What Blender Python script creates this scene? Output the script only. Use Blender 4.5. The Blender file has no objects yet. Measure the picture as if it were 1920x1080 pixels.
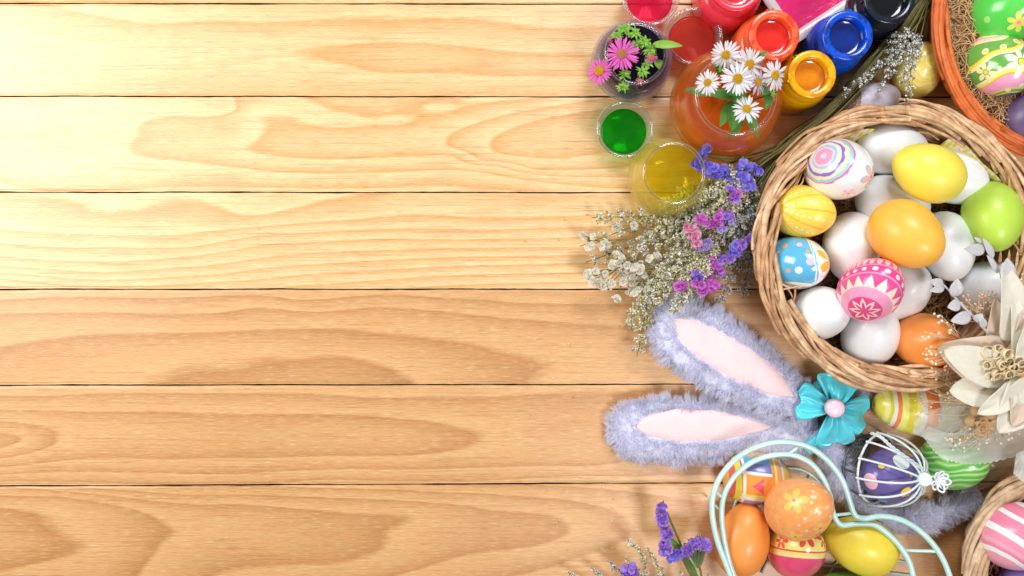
import bpy, math
import numpy as np
from mathutils import Vector, Matrix, Euler

# ---------------------------------------------------------------- camera, world, lamps, exposure
# lengths below are written in "millimetre-like" table units; one unit is 0.4 mm
U = 0.0004
H = 1800.0                                   # camera height above the table top
sc = bpy.context.scene
COL = sc.collection
rng = np.random.default_rng(11)

cam = bpy.data.cameras.new('camera')
cam_ob = bpy.data.objects.new('camera', cam)
COL.objects.link(cam_ob)
cam.sensor_width = 36.0
cam.lens = 33.75
cam.clip_start = 0.01
cam.clip_end = 20
cam_ob.location = (0, 0, H * U)
sc.camera = cam_ob

world = bpy.data.worlds.new('World')
sc.world = world
world.use_nodes = True
bg = world.node_tree.nodes['Background']
bg.inputs[0].default_value = (1.0, 0.97, 0.95, 1)
bg.inputs[1].default_value = 0.22


def area(name, loc, size, energy, color, target=(0, 0, 0)):
    l = bpy.data.lights.new(name, 'AREA')
    l.shape = 'RECTANGLE'
    l.size, l.size_y = size
    l.energy = energy
    l.color = color
    o = bpy.data.objects.new(name, l)
    COL.objects.link(o)
    o.location = loc
    d = Vector(target) - Vector(loc)
    o.rotation_euler = d.to_track_quat('-Z', 'Y').to_euler()
    return o


area('window_softbox', (-0.74, 0.26, 0.60), (0.5, 0.5), 8.0, (1.0, 0.97, 0.92), (-0.16, 0.04, 0))
area('side_softbox', (0.42, -0.40, 0.92), (0.26, 0.26), 5.2, (1.0, 0.95, 0.93), (0.2, 0, 0))
area('top_softbox', (0.25, 0.65, 0.75), (0.34, 0.26), 5.2, (0.95, 0.97, 1.0), (0.25, 0.0, 0))

sc.view_settings.view_transform = 'Standard'
sc.view_settings.look = 'None'
sc.view_settings.gamma = 1
sc.view_settings.exposure = 0
sc.render.engine = 'CYCLES'
sc.cycles.transparent_max_bounces = 24
sc.cycles.max_bounces = 10
sc.cycles.caustics_reflective = False
sc.cycles.sample_clamp_indirect = 4
try:
    sc.cycles.use_denoising = True
except Exception:
    pass


# ---------------------------------------------------------------- geometry helpers
def w(px, py, z=0.0):
    """table position of a point seen at (px, py) in the photograph that stands z above the table"""
    k = (H - z) / H
    return np.array([(px - 960) * k, (540 - py) * k, z], float)


def kz(z):
    return (H - z) / H


ORG = {}


def mesh(name, V, F, smooth=True, org=(0, 0, 0)):
    V = (np.asarray(V, float).reshape(-1, 3) - np.asarray(org, float)) * U
    if not isinstance(F, list):
        F = [F]
    F = [np.asarray(f, np.int32) for f in F if len(f)]
    me = bpy.data.meshes.new(name)
    me.vertices.add(len(V))
    me.vertices.foreach_set('co', V.astype(np.float32).ravel())
    tot = np.concatenate([np.full(len(f), f.shape[1], np.int32) for f in F])
    idx = np.concatenate([f.ravel() for f in F])
    me.loops.add(len(idx))
    me.loops.foreach_set('vertex_index', idx)
    me.polygons.add(len(tot))
    st = np.concatenate([[0], np.cumsum(tot)[:-1]]).astype(np.int32)
    me.polygons.foreach_set('loop_start', st)
    me.polygons.foreach_set('loop_total', tot)
    if smooth:
        me.polygons.foreach_set('use_smooth', np.ones(len(tot), bool))
    me.update(calc_edges=True)
    return me


def _props(o, label=None, cat=None, group=None, kind=None):
    if label: o['label'] = label
    if cat: o['category'] = cat
    if group: o['group'] = group
    if kind: o['kind'] = kind


def thing(name, label, cat, org, group=None):
    o = bpy.data.objects.new(name, None)
    o.empty_display_size = 0.01
    COL.objects.link(o)
    o.location = Vector(np.asarray(org, float) * U)
    _props(o, label, cat, group)
    ORG[o.name] = np.asarray(org, float)
    return o


def solo(name, label, cat, V, F, mat, org, group=None, kind=None, smooth=True):
    """a thing that is one mesh"""
    me = mesh(name, V, F, smooth, org)
    me.materials.append(mat)
    o = bpy.data.objects.new(name, me)
    COL.objects.link(o)
    o.location = Vector(np.asarray(org, float) * U)
    _props(o, label, cat, group, kind)
    ORG[o.name] = np.asarray(org, float)
    return o


def part(name, V, F, mat, parent, smooth=True, label=None, kind=None):
    org = ORG[parent.name]
    me = mesh(name, V, F, smooth, org)
    me.materials.append(mat)
    o = bpy.data.objects.new(name, me)
    COL.objects.link(o)
    o.parent = parent
    _props(o, label, None, None, kind)
    ORG[o.name] = org
    return o


def shared(name, me, parent, pos, rot=(0, 0, 0), scale=(1, 1, 1), label=None):
    """a part that shares its mesh; pos in table units, mesh centred on its own origin"""
    o = bpy.data.objects.new(name, me)
    COL.objects.link(o)
    o.parent = parent
    o.location = Vector((np.asarray(pos, float) - ORG[parent.name]) * U)
    o.rotation_euler = rot
    o.scale = scale
    _props(o, label)
    return o


def cat(*meshes):
    """join (V, F) pairs, each F one array or a list"""
    Vs, Fs, n = [], [], 0
    for V, F in meshes:
        V = np.asarray(V, float).reshape(-1, 3)
        for f in (F if isinstance(F, list) else [F]):
            if len(f): Fs.append(np.asarray(f) + n)
        Vs.append(V)
        n += len(V)
    return np.concatenate(Vs), Fs


def smooth_path(pts, n):
    P = np.asarray(pts, float)
    P = np.vstack([2 * P[0] - P[1], P, 2 * P[-1] - P[-2]])
    m = len(P) - 3
    t = np.linspace(0, m - 1e-6, n)
    i = t.astype(int)
    f = (t - i)[:, None]
    a, b, c, d = P[i], P[i + 1], P[i + 2], P[i + 3]
    return 0.5 * (2 * b + (c - a) * f + (2 * a - 5 * b + 4 * c - d) * f ** 2 + (3 * b - a - 3 * c + d) * f ** 3)


def tubes(P, R, S=6, closed=False, caps=True):
    """P (N,K,3) centre lines, R scalar / (N,) / (N,K) radii"""
    P = np.asarray(P, float)
    if P.ndim == 2: P = P[None]
    N, K, _ = P.shape
    R = np.asarray(R, float)
    if R.ndim == 0: R = np.full((N, K), float(R))
    elif R.ndim == 1: R = np.repeat(R[:, None], K, 1) if len(R) == N and N != K else (np.repeat(R[None], N, 0) if len(R) == K else np.repeat(R[:, None], K, 1))
    if closed:
        T = np.roll(P, -1, 1) - np.roll(P, 1, 1)
    else:
        T = np.gradient(P, axis=1)
    T /= np.linalg.norm(T, axis=2, keepdims=True) + 1e-9
    mx = np.abs(T).max(axis=1)
    ref = np.zeros((N, 3))
    ref[np.arange(N), mx.argmin(axis=1)] = 1
    zi = mx[:, 2] < 0.93
    ref[zi] = (0, 0, 1)
    n1 = np.cross(T, ref[:, None, :])
    n1 /= np.linalg.norm(n1, axis=2, keepdims=True) + 1e-9
    n2 = np.cross(T, n1)
    a = np.arange(S) * 2 * np.pi / S
    V = P[:, :, None, :] + R[:, :, None, None] * (n1[:, :, None, :] * np.cos(a)[None, None, :, None] + n2[:, :, None, :] * np.sin(a)[None, None, :, None])
    base = (np.arange(N) * K * S)[:, None, None]
    kk = K if closed else K - 1
    i = np.arange(kk)[None, :, None] * S
    i2 = ((np.arange(kk) + 1) % K)[None, :, None] * S
    j = np.arange(S)[None, None, :]
    j2 = (j + 1) % S
    F = np.stack([base + i + j, base + i + j2, base + i2 + j2, base + i2 + j], -1).reshape(-1, 4)
    Fs = [F]
    if caps and not closed and S > 2:
        c0 = base[:, 0, :] + np.arange(S)[None, :]
        c1 = base[:, 0, :] + (K - 1) * S + np.arange(S)[None, ::-1]
        Fs += [c0, c1]
    return V.reshape(-1, 3), Fs


def ribbons(P, W, nrm):
    """flat tapered strands; P (N,K,3), W (N,K), nrm (N,3) side direction"""
    N, K, _ = P.shape
    V = np.stack([P - W[..., None] * nrm[:, None, :], P + W[..., None] * nrm[:, None, :]], 2)
    b = (np.arange(N) * K * 2)[:, None]
    i = np.arange(K - 1)[None] * 2
    F = np.stack([b + i, b + i + 1, b + i + 3, b + i + 2], -1).reshape(-1, 4)
    return V.reshape(-1, 3), F


def lathe(prof, c, seg=64, closed_prof=False):
    prof = np.asarray(prof, float)
    K = len(prof)
    a = np.arange(seg) * 2 * np.pi / seg
    V = np.stack([c[0] + prof[:, None, 0] * np.cos(a), c[1] + prof[:, None, 0] * np.sin(a), c[2] + np.repeat(prof[:, 1:2], seg, 1)], -1)
    kk = K if closed_prof else K - 1
    i = np.arange(kk)[:, None] * seg
    i2 = ((np.arange(kk) + 1) % K)[:, None] * seg
    j = np.arange(seg)[None]
    j2 = (j + 1) % seg
    F = np.stack([i + j, i + j2, i2 + j2, i2 + j], -1).reshape(-1, 4)
    return V.reshape(-1, 3), F


def grid(P):
    """P (a,b,3) -> mesh"""
    a, b, _ = P.shape
    i = np.arange(a - 1)[:, None] * b
    j = np.arange(b - 1)[None]
    F = np.stack([i + j, i + j + 1, i + b + j + 1, i + b + j], -1).reshape(-1, 4)
    return P.reshape(-1, 3), F


def ball(c, r, seg=12, rings=8, sq=(1, 1, 1)):
    th = np.linspace(0.001, np.pi - 0.001, rings)
    V, F = lathe(np.stack([np.sin(th), np.cos(th)], 1), (0, 0, 0), seg)
    return V * np.asarray(sq) * r + np.asarray(c), F[:, ::-1]


def rotm(d):
    """matrix whose x axis is d"""
    x = np.asarray(d, float); x = x / np.linalg.norm(x)
    r = np.array([0, 0, 1.0]) if abs(x[2]) < 0.95 else np.array([0, 1.0, 0])
    y = np.cross(r, x); y /= np.linalg.norm(y)
    return np.stack([x, y, np.cross(x, y)], 1)


def wobble(x, seed, n=5, f0=1.0):
    r = np.random.default_rng(seed)
    s = 0
    for k in range(n):
        s = s + np.sin(x * f0 * (k + 1) * r.uniform(.7, 1.3) + r.uniform(0, 6.28)) / (k + 1)
    return s


# ---------------------------------------------------------------- node helpers
class E:
    def __init__(s, b, k): s.b, s.k = b, k
    def _m(s, op, o=None, o2=None, r=False):
        return s.b.math(op, o if r else s, s if r else o, o2)
    def __add__(s, o): return s._m('ADD', o)
    __radd__ = __add__
    def __sub__(s, o): return s._m('SUBTRACT', o)
    def __rsub__(s, o): return s._m('SUBTRACT', o, r=True)
    def __mul__(s, o): return s._m('MULTIPLY', o)
    __rmul__ = __mul__
    def __truediv__(s, o): return s._m('DIVIDE', o)
    def __lt__(s, o): return s._m('LESS_THAN', o)
    def __gt__(s, o): return s._m('GREATER_THAN', o)
    def __and__(s, o): return s._m('MULTIPLY', o)
    def __or__(s, o): return s._m('MAXIMUM', o)
    def __neg__(s): return s * -1
    def sin(s): return s._m('SINE')
    def cos(s): return s._m('COSINE')
    def abs(s): return s._m('ABSOLUTE')
    def frac(s): return s._m('FRACT')
    def sqrt(s): return s._m('SQRT')
    def acos(s): return s._m('ARCCOSINE')
    def pow(s, p): return s._m('POWER', p)


def srgb(*c):
    if len(c) == 1:
        h = c[0].lstrip('#'); c = [int(h[i:i + 2], 16) for i in (0, 2, 4)]
    return tuple(((v / 255) / 12.92 if v / 255 <= .04045 else ((v / 255 + .055) / 1.055) ** 2.4) for v in c) + (1,)


class B:
    """material builder"""
    def __init__(s, name):
        s.m = bpy.data.materials.new(name)
        s.m.use_nodes = True
        s.t = s.m.node_tree
        s.t.nodes.clear()
        s.out = s.n('ShaderNodeOutputMaterial')
    def n(s, t, **kw):
        x = s.t.nodes.new(t)
        for a, v in kw.items(): setattr(x, a, v)
        return x
    def put(s, sock, v):
        if isinstance(v, E): s.t.links.new(v.k, sock)
        elif hasattr(v, 'is_output'): s.t.links.new(v, sock)
        elif v is not None: sock.default_value = v
    def math(s, op, a, b=None, c=None):
        x = s.n('ShaderNodeMath', operation=op)
        s.put(x.inputs[0], a)
        if b is not None: s.put(x.inputs[1], b)
        if c is not None: s.put(x.inputs[2], c)
        return E(s, x.outputs[0])
    def obj(s): return s.n('ShaderNodeTexCoord').outputs['Object']
    def xyz(s, v):
        x = s.n('ShaderNodeSeparateXYZ'); s.put(x.inputs[0], v)
        return [E(s, o) for o in x.outputs]
    def vscale(s, v, sc):
        x = s.n('ShaderNodeVectorMath', operation='MULTIPLY'); s.put(x.inputs[0], v)
        x.inputs[1].default_value = sc if isinstance(sc, tuple) else (sc, sc, sc)
        return x.outputs[0]
    def vmath(s, op, v, c=None):
        x = s.n('ShaderNodeVectorMath', operation=op); s.put(x.inputs[0], v)
        if c is not None: s.put(x.inputs[1], c)
        return x.outputs[1] if op in ('DISTANCE', 'DOT_PRODUCT', 'LENGTH') else x.outputs[0]
    def noise(s, v, scale, detail=3, rough=.55, dist=0):
        x = s.n('ShaderNodeTexNoise'); s.put(x.inputs['Vector'], v)
        x.inputs['Scale'].default_value = scale; x.inputs['Detail'].default_value = detail
        x.inputs['Roughness'].default_value = rough; x.inputs['Distortion'].default_value = dist
        return E(s, x.outputs[0])
    def voro(s, v, scale):
        x = s.n('ShaderNodeTexVoronoi'); s.put(x.inputs['Vector'], v); x.inputs['Scale'].default_value = scale
        return E(s, x.outputs['Distance'])
    def ramp(s, f, stops, mode='LINEAR'):
        x = s.n('ShaderNodeValToRGB'); x.color_ramp.interpolation = mode
        e = x.color_ramp.elements
        e[0].position, e[0].color = stops[0]
        e[1].position, e[1].color = stops[-1]
        for p, c in stops[1:-1]:
            q = e.new(p); q.color = c
        s.put(x.inputs[0], f)
        return x.outputs[0]
    def mix(s, f, a, b, blend='MIX'):
        x = s.n('ShaderNodeMix', data_type='RGBA', blend_type=blend)
        s.put(x.inputs[0], f); s.put(x.inputs[6], a); s.put(x.inputs[7], b)
        return x.outputs[2]
    def bump(s, h, strength=.3, dist=1.0):
        x = s.n('ShaderNodeBump'); x.inputs['Strength'].default_value = strength
        x.inputs['Distance'].default_value = dist * U
        s.put(x.inputs['Height'], h)
        return x.outputs[0]
    def pbr(s, col, rough=.5, coat=0, metal=0, normal=None, sheen=0, sss=0, spec=None, trans=None):
        p = s.n('ShaderNodeBsdfPrincipled')
        s.put(p.inputs['Base Color'], col); s.put(p.inputs['Roughness'], rough)
        p.inputs['Coat Weight'].default_value = coat; p.inputs['Coat Roughness'].default_value = .08
        p.inputs['Metallic'].default_value = metal
        if sheen: p.inputs['Sheen Weight'].default_value = sheen
        if sss:
            p.inputs['Subsurface Weight'].default_value = sss
            p.inputs['Subsurface Radius'].default_value = (1, .6, .4)
            p.inputs['Subsurface Scale'].default_value = 8 * U
        if spec is not None: p.inputs['Specular IOR Level'].default_value = spec
        if normal is not None: s.put(p.inputs['Normal'], normal)
        if trans:
            tr = s.n('ShaderNodeBsdfTranslucent'); s.put(tr.inputs[0], col)
            mx = s.n('ShaderNodeMixShader'); mx.inputs[0].default_value = trans
            s.put(mx.inputs[1], p.outputs[0]); s.put(mx.inputs[2], tr.outputs[0])
            s.put(s.out.inputs[0], mx.outputs[0])
        else:
            s.put(s.out.inputs[0], p.outputs[0])
        return s.m
    def rnd(s, island=True):
        if island: return E(s, s.n('ShaderNodeNewGeometry').outputs['Random Per Island'])
        return E(s, s.n('ShaderNodeObjectInfo').outputs['Random'])


def plain(name, c, rough=.5, coat=0, metal=0, bump=None, var=None, trans=None, sheen=0, spec=None, sss=0, island=False):
    """plain coloured material with a little unevenness"""
    b = B(name)
    o = b.obj()
    col = c
    if var:
        f = b.noise(o, var[0] / U, 3)
        col = b.mix(f, c, var[1])
        if island: col = b.mix(b.rnd(True), col, var[1])
    nm = None
    if bump: nm = b.bump(b.noise(o, bump[0] / U, 4), bump[1], bump[2] if len(bump) > 2 else 1)
    return b.pbr(col, rough, coat, metal, nm, sheen, sss, spec, trans)


# ================================================================ THE TABLE
seams = [(-358, -358), (-175, -178), (6, 8), (180, 182), (360, 361), (542, 542), (722, 720), (911, 903), (1092, 1092), (1274, 1276), (1450, 1450)]
XL, XR = -460, 2420


# growth ring lines of each board as seen from above: (ring number, points along the line)
RINGS = {
    2: [(1, [(300, 44), (500, 38), (700, 31), (900, 38), (1100, 52), (1400, 60)]), (2, [(540, 98), (620, 84), (780, 81), (900, 94), (1010, 100), (1200, 96)]), (2, [(600, 112), (660, 124), (800, 135), (1000, 142), (1200, 150)]), (2.5, [(760, 106), (1000, 120)]), (1.6, [(0, 60), (200, 90), (0, 130), (400, 130), (400, 70)]), (1.3, [(0, 20), (300, 160), (700, 172), (1100, 176)]), (1.2, [(700, 50), (1000, 66)])],
    3: [(2, [(462, 280), (488, 246), (500, 218), (540, 216), (580, 232), (650, 240), (740, 236), (820, 215), (900, 197), (1000, 184)]), (2, [(530, 293), (640, 297), (760, 292), (850, 292), (930, 312), (1000, 327), (1100, 332), (1300, 330)]), (2, [(560, 188), (620, 207), (700, 221), (790, 210), (850, 190)]), (1.8, [(480, 205), (560, 204), (640, 224), (740, 228), (820, 204)]), (2.3, [(640, 190), (740, 196)]), (2.55, [(640, 268), (740, 264)]), (3, [(840, 265), (870, 240), (950, 215), (1100, 190)]), (3, [(850, 278), (900, 300), (1000, 318), (1100, 318)]), (4, [(918, 268), (950, 245), (1010, 225), (1100, 208)]), (4, [(930, 286), (1000, 297), (1100, 292)]), (4.5, [(1050, 262), (1300, 250)]), (1, [(400, 308), (540, 322), (700, 323), (850, 319), (1000, 339), (1100, 350)]), (1, [(240, 268), (262, 232), (340, 216), (440, 208)]), (1.4, [(340, 240), (430, 250)]), (1.75, [(420, 285), (460, 215), (560, 304), (800, 302)]), (.6, [(60, 200), (60, 330), (200, 260)]), (0, [(0, 345), (300, 352), (700, 352), (900, 356)]), (.5, [(300, 330), (700, 338)])],
    4: [(1, [(0, 430), (200, 440), (330, 440), (480, 425), (650, 412), (900, 408), (1100, 405), (1500, 402)]), (2, [(0, 455), (200, 462), (350, 462), (500, 440), (700, 430), (1100, 426), (1500, 420)]), (3, [(0, 480), (200, 490), (350, 480), (500, 458), (750, 448), (1100, 444), (1500, 440)]), (4, [(0, 498), (150, 508), (350, 500), (520, 480), (800, 467), (1100, 463), (1500, 462)]), (5, [(0, 511), (200, 524), (400, 515), (600, 495), (850, 482), (1100, 478), (1500, 480)]), (6, [(0, 522), (200, 536), (400, 529), (600, 512), (900, 498), (1100, 493)]), (7, [(450, 544), (650, 530), (900, 515), (1100, 510)]), (8, [(800, 538), (1100, 528)]), (.0, [(150, 376), (200, 400), (260, 392)]), (0, [(380, 372), (420, 390), (480, 402), (540, 390), (600, 373)]), (-.3, [(480, 380)]), (.55, [(0, 400), (320, 420), (700, 395), (1100, 385)]), (.4, [(800, 368), (1300, 372)])],
    5: [(1, [(0, 562), (300, 560), (480, 553), (560, 562), (700, 552), (850, 560), (1000, 568), (1400, 570)]), (2, [(0, 590), (200, 586), (420, 585), (500, 576), (580, 583), (700, 575), (850, 586), (1000, 600), (1400, 606)]), (3, [(0, 652), (100, 636), (300, 625), (450, 618), (620, 615), (720, 625), (850, 640), (970, 665), (1003, 690), (985, 716)]), (4, [(270, 716), (320, 690), (370, 680), (440, 686), (500, 668), (560, 673), (620, 667), (700, 680), (760, 703), (778, 718)]), (3.5, [(100, 690), (600, 645), (850, 690)]), (2.8, [(1080, 690), (1300, 700)]), (2.5, [(1200, 650)])],
    6: [(1, [(0, 742), (400, 738), (700, 744), (1100, 740), (1500, 744)]), (2, [(300, 772), (600, 774), (800, 790), (868, 808), (888, 828), (820, 848), (600, 856), (300, 862)]), (2.5, [(500, 815), (750, 820)]), (2.9, [(150, 815)]), (3, [(0, 790), (60, 796), (105, 820), (60, 848), (0, 860)]), (4, [(0, 812), (40, 822), (0, 840)]), (1.4, [(1100, 820), (1400, 800)]), (1, [(0, 890), (500, 886), (1100, 876)]), (0, [(0, 903), (600, 899), (1100, 893)])],
    7: [(5, [(0, 955), (40, 960), (90, 986), (120, 1010), (165, 1020), (140, 1040), (60, 1060), (0, 1072)]), (5.5, [(20, 1010)]), (4, [(130, 934), (220, 948), (300, 973), (332, 990), (305, 1020), (275, 1060), (255, 1088)]), (4.75, [(190, 985), (200, 1040)]), (3.7, [(420, 1010), (380, 970)]), (3, [(440, 944), (520, 950), (600, 956), (700, 965), (735, 990), (715, 1030), (640, 1055), (520, 1060), (400, 1080)]), (3.35, [(600, 1000)]), (2, [(150, 914), (400, 928), (600, 932), (800, 942), (950, 960), (1040, 970), (1065, 1000), (1000, 1025), (850, 1046), (740, 1080)]), (2.3, [(900, 990)]), (2.85, [(770, 1000), (780, 960)]), (1, [(350, 912), (600, 914), (900, 925), (1100, 945), (1180, 985), (1100, 1040), (950, 1085)]), (.3, [(1300, 960), (1300, 1060)]), (0, [(900, 908), (1200, 925), (1400, 950)])],
}


def ring_field(i, X, Y, t):
    """height of the growth ring surface over board i, a smooth sheet through the lines above"""
    n = .03 * wobble(X / 160. + Y / 60., 20 + i, 5) + .010 * wobble(X / 40. + Y / 9., 60 + i, 4)
    if i not in RINGS:
        return 1.3 * t * t + 1.1 * t + 2.0 * np.exp(-((X - 500 - 200 * i) / 330) ** 2 - (t / .5) ** 2) + n * 3 + .0004 * X
    A, v = [], []
    for lev, pts in RINGS[i]:
        for p in pts: A.append((p[0] / 3.2, p[1])); v.append(lev)
    A = np.array(A, float) / 60.; v = np.array(v, float)
    m = len(A)

    def phi(r): return np.where(r > 0, r * r * np.log(r + 1e-9), 0)
    K = np.zeros((m + 3, m + 3))
    K[:m, :m] = phi(np.linalg.norm(A[:, None] - A[None], axis=2)) + np.eye(m) * .004
    K[:m, m] = 1; K[:m, m + 1:] = A; K[m, :m] = 1; K[m + 1:, :m] = A.T
    w_ = np.linalg.solve(K, np.concatenate([v, [0, 0, 0]]))
    Xc = np.where(X > 1300, 1300 + (X - 1300) * .35, np.where(X < 0, X * .4, X))
    Q = np.stack([Xc / 3.2, Y], -1) / 60.
    out = w_[m] + Q @ w_[m + 1:]
    for q in range(m):
        out = out + w_[q] * phi(np.sqrt(((Q - A[q]) ** 2).sum(-1)))
    return out + n


def wood_mat(i):
    b = B('pine_board')
    o = b.obj()
    at = b.n('ShaderNodeAttribute', attribute_name='ring')
    r = E(b, at.outputs['Fac'])
    v1 = b.vscale(o, (0.035 / U, 0.45 / U, 1))
    v2 = b.vscale(o, (0.012 / U, 0.9 / U, 1))
    n1 = b.noise(v1, 1.0, 4, .6)
    n2 = b.noise(v2, 1.0, 3, .7)
    big = b.noise(b.vscale(o, (.0016 / U, .008 / U, 1)), 1.0, 3, .5)
    f = (r + (n1 - .5) * .13 + 20).frac()
    pale_c, dark_c = (srgb('#f4d6a0'), srgb('#dc9a50')) if i < 5 else (srgb('#e2b47a'), srgb('#b57a40'))
    if i == 6: dark_c = srgb('#bb8148')
    if i in (2,): pale_c = srgb('#efcf98')
    def mx(k): return tuple(pale_c[q] * (1 - k) + dark_c[q] * k for q in range(3)) + (1,)
    band = b.ramp(f, [(0.0, mx(.45)), (.05, mx(.88)), (.12, mx(.74)), (.24, mx(.54)), (.45, mx(.32)), (.75, mx(.10)), (.95, mx(0)), (1.0, mx(.45))])
    c = b.mix(b.math('SUBTRACT', big * .6, .12), band, mx(.36))
    st = b.ramp(n2, [(.30, (.70, .55, .42, 1)), (.50, (1, 1, 1, 1)), (.62, (1.0, 1.0, 1.0, 1)), (.8, (1.12, 1.12, 1.12, 1))])
    c = b.mix(.60, c, st, 'MULTIPLY')
    n3 = b.noise(b.vscale(o, (0.005 / U, 0.30 / U, 1)), 1.0, 4, .65)
    c = b.mix(b.ramp(n3, [(.52, (0, 0, 0, 1)), (.70, (.55, .55, .55, 1))]), c, srgb('#a86c3c'))
    n4 = b.noise(b.vscale(o, (0.010 / U, 0.05 / U, 1)), 1.0, 3, .5)
    c = b.mix(b.ramp(n4, [(.45, (0, 0, 0, 1)), (.8, (.30, .30, .30, 1))]), c, srgb('#dc9258'))
    pore = b.noise(b.vscale(o, (0.045 / U, 1.3 / U, 1)), 1.0, 2, .5)
    c = b.mix(b.ramp(pore, [(.57, (0, 0, 0, 1)), (.68, (.50, .50, .50, 1))]), c, srgb('#a5693a'))
    c = b.mix(b.ramp(pore, [(.32, (.40, .40, .40, 1)), (.42, (0, 0, 0, 1))]), c, srgb('#fbe8c8'))
    nm = b.bump(n2 * .6 + n1 * .5 + pore * .5, .28, .9)
    m_ = b.pbr(c, n1 * .15 + .32, .55, 0, nm, spec=.5)
    for nd in b.t.nodes:
        if nd.type == 'BSDF_PRINCIPLED': nd.inputs['Coat Roughness'].default_value = .36
    return m_


sub_mat = plain('dark_underlay', srgb('#3a2214'), .8)
V = np.array([[XL, 540 - 1450, -42], [XR, 540 - 1450, -42], [XR, 540 + 358, -42], [XL, 540 + 358, -42]], float)
V[:, 0] -= 960
Vb = np.vstack([V, V - [0, 0, 14]])
table = solo('table_top', None, None, Vb, np.array([[0, 1, 2, 3], [7, 6, 5, 4], [4, 5, 1, 0], [5, 6, 2, 1], [6, 7, 3, 2], [7, 4, 0, 3]]), sub_mat, (0, 0, -42), kind='structure', smooth=False)
for i in range(len(seams) - 1):
    nx, ny = (560, 64) if 1 < i < 8 else (160, 24)
    xs = np.linspace(XL, XR, nx)
    tt = np.linspace(-1, 1, ny)
    tt = np.sign(tt) * np.abs(tt) ** .9
    X, T = np.meshgrid(xs, tt, indexing='ij')
    g = 1.25
    def sy(s): return s[0] + (s[1] - s[0]) * X / 1920.0
    ga = g + .35 * wobble(X / 70., 200 + i, 5) + .15 * wobble(X / 11., 240 + i, 4)
    gb = g * .8 + .35 * wobble(X / 60., 300 + i, 5) + .15 * wobble(X / 12., 340 + i, 4)
    top, bot = sy(seams[i]) + np.maximum(ga, .7), sy(seams[i + 1]) - np.maximum(gb, .7)
    Y = (top + bot) / 2 - T * (bot - top) / 2            # t=1 is the far (upper) edge
    e = np.clip((np.abs(T) - .962) / .038, 0, 1)
    Z = -1.9 * e ** 2 + .12 * wobble(X / 200., i) * (1 - e)
    P = np.stack([X - 960, 540 - Y, Z], -1)
    Vt, Ft = grid(P)
    # sides
    n = len(Vt)
    edge = np.concatenate([np.arange(nx) * ny, (nx - 1) * ny + np.arange(1, ny), (np.arange(nx - 1)[::-1]) * ny + ny - 1, np.arange(1, ny - 1)[::-1]])
    Vs = Vt[edge].copy(); Vs[:, 2] = -41.8
    m = len(edge); a = np.arange(m); a2 = (a + 1) % m
    Fs = np.stack([edge[a], edge[a2], n + a2, n + a], -1)
    o = part('plank', np.vstack([Vt, Vs]), [Ft, Fs[:, ::-1]], wood_mat(i), table)
    at = o.data.attributes.new('ring', 'FLOAT', 'POINT')
    val = ring_field(i, X, Y, T).ravel()
    at.data.foreach_set('value', np.concatenate([val, val[edge]]).astype(np.float32))

# ================================================================ EGGS
def P0(x, y):
    z = math.sqrt(max(0.0, 1 - x * x - y * y))
    n = math.sqrt(x * x + y * y + z * z)
    return (x / n, y / n, z / n)


class Egg:
    """pattern builder: n is the unit direction, x y z its parts (x right, y away, z up)"""
    def __init__(s, b, r):
        s.b = b
        s.p = b.vscale(b.obj(), 1 / (r * U))
        s.n = b.vmath('NORMALIZE', s.p)
        s.x, s.y, s.z = b.xyz(s.n)
        s.px, s.py, s.pz = b.xyz(s.p)
    def d(s, x, y): return E(s.b, s.b.vmath('DISTANCE', s.n, P0(x, y)))
    def dot(s, x, y, r): return s.d(x, y) < r
    def dots(s, L):
        m = None
        for q in L:
            k = s.dot(*q); m = k if m is None else (m | k)
        return m
    def nz(s, sc, d=2): return s.b.noise(s.p, sc, d) - .5
    def polar(s, ax):
        a = np.array(ax, float); a /= np.linalg.norm(a)
        R = rotm(a); e1, e2 = R[:, 1], R[:, 2]
        t = E(s.b, s.b.vmath('DOT_PRODUCT', s.n, tuple(a))).acos()
        u = E(s.b, s.b.vmath('DOT_PRODUCT', s.n, tuple(e1)))
        v = E(s.b, s.b.vmath('DOT_PRODUCT', s.n, tuple(e2)))
        return t, s.b.math('ARCTAN2', v, u)
    def flower(s, x, y, r, k=5, rot=0., hole=.22):
        t, ph = s.polar(P0(x, y))
        R = (ph * (k / 2.0) + rot).cos().abs().pow(.6) * r
        return (t < R) & (t > hole * r)


def ramp_c(b, f, lo, hi, stops):
    g = (f - lo) / (hi - lo)
    return b.ramp(g, [((p - lo) / (hi - lo), srgb(c)) for p, c in stops], 'CONSTANT')


def egg_mat(name, r, fn, rough=.35, coat=.3, bumpy=.05):
    b = B(name)
    e = Egg(b, r)
    col = fn(e, b)
    fine = b.noise(e.p, 30, 3)
    col = b.mix(b.noise(e.p, 2.2, 3) * .22, col, b.mix(.5, col, (1, .97, .93, 1)))
    mot = b.noise(e.p, 9, 5, .7)
    col = b.mix(b.ramp(mot, [(.48, (0, 0, 0, 1)), (.75, (.22, .22, .22, 1))]), col, b.mix(.5, col, (.45, .33, .25, 1), 'MULTIPLY'))
    pores = b.voro(e.p, 26)
    fine = fine + pores * .6
    return b.pbr(col, rough, coat, 0, b.bump(fine, bumpy, 1.0), sss=0)


def plain_egg(c, c2, rough=.42):
    def f(e, b):
        return b.mix((e.nz(1.3) * 1.6 + .5), c, c2)
    return lambda r, nm='egg_shell': egg_mat(nm, r, f, rough, .12, .06)


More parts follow.
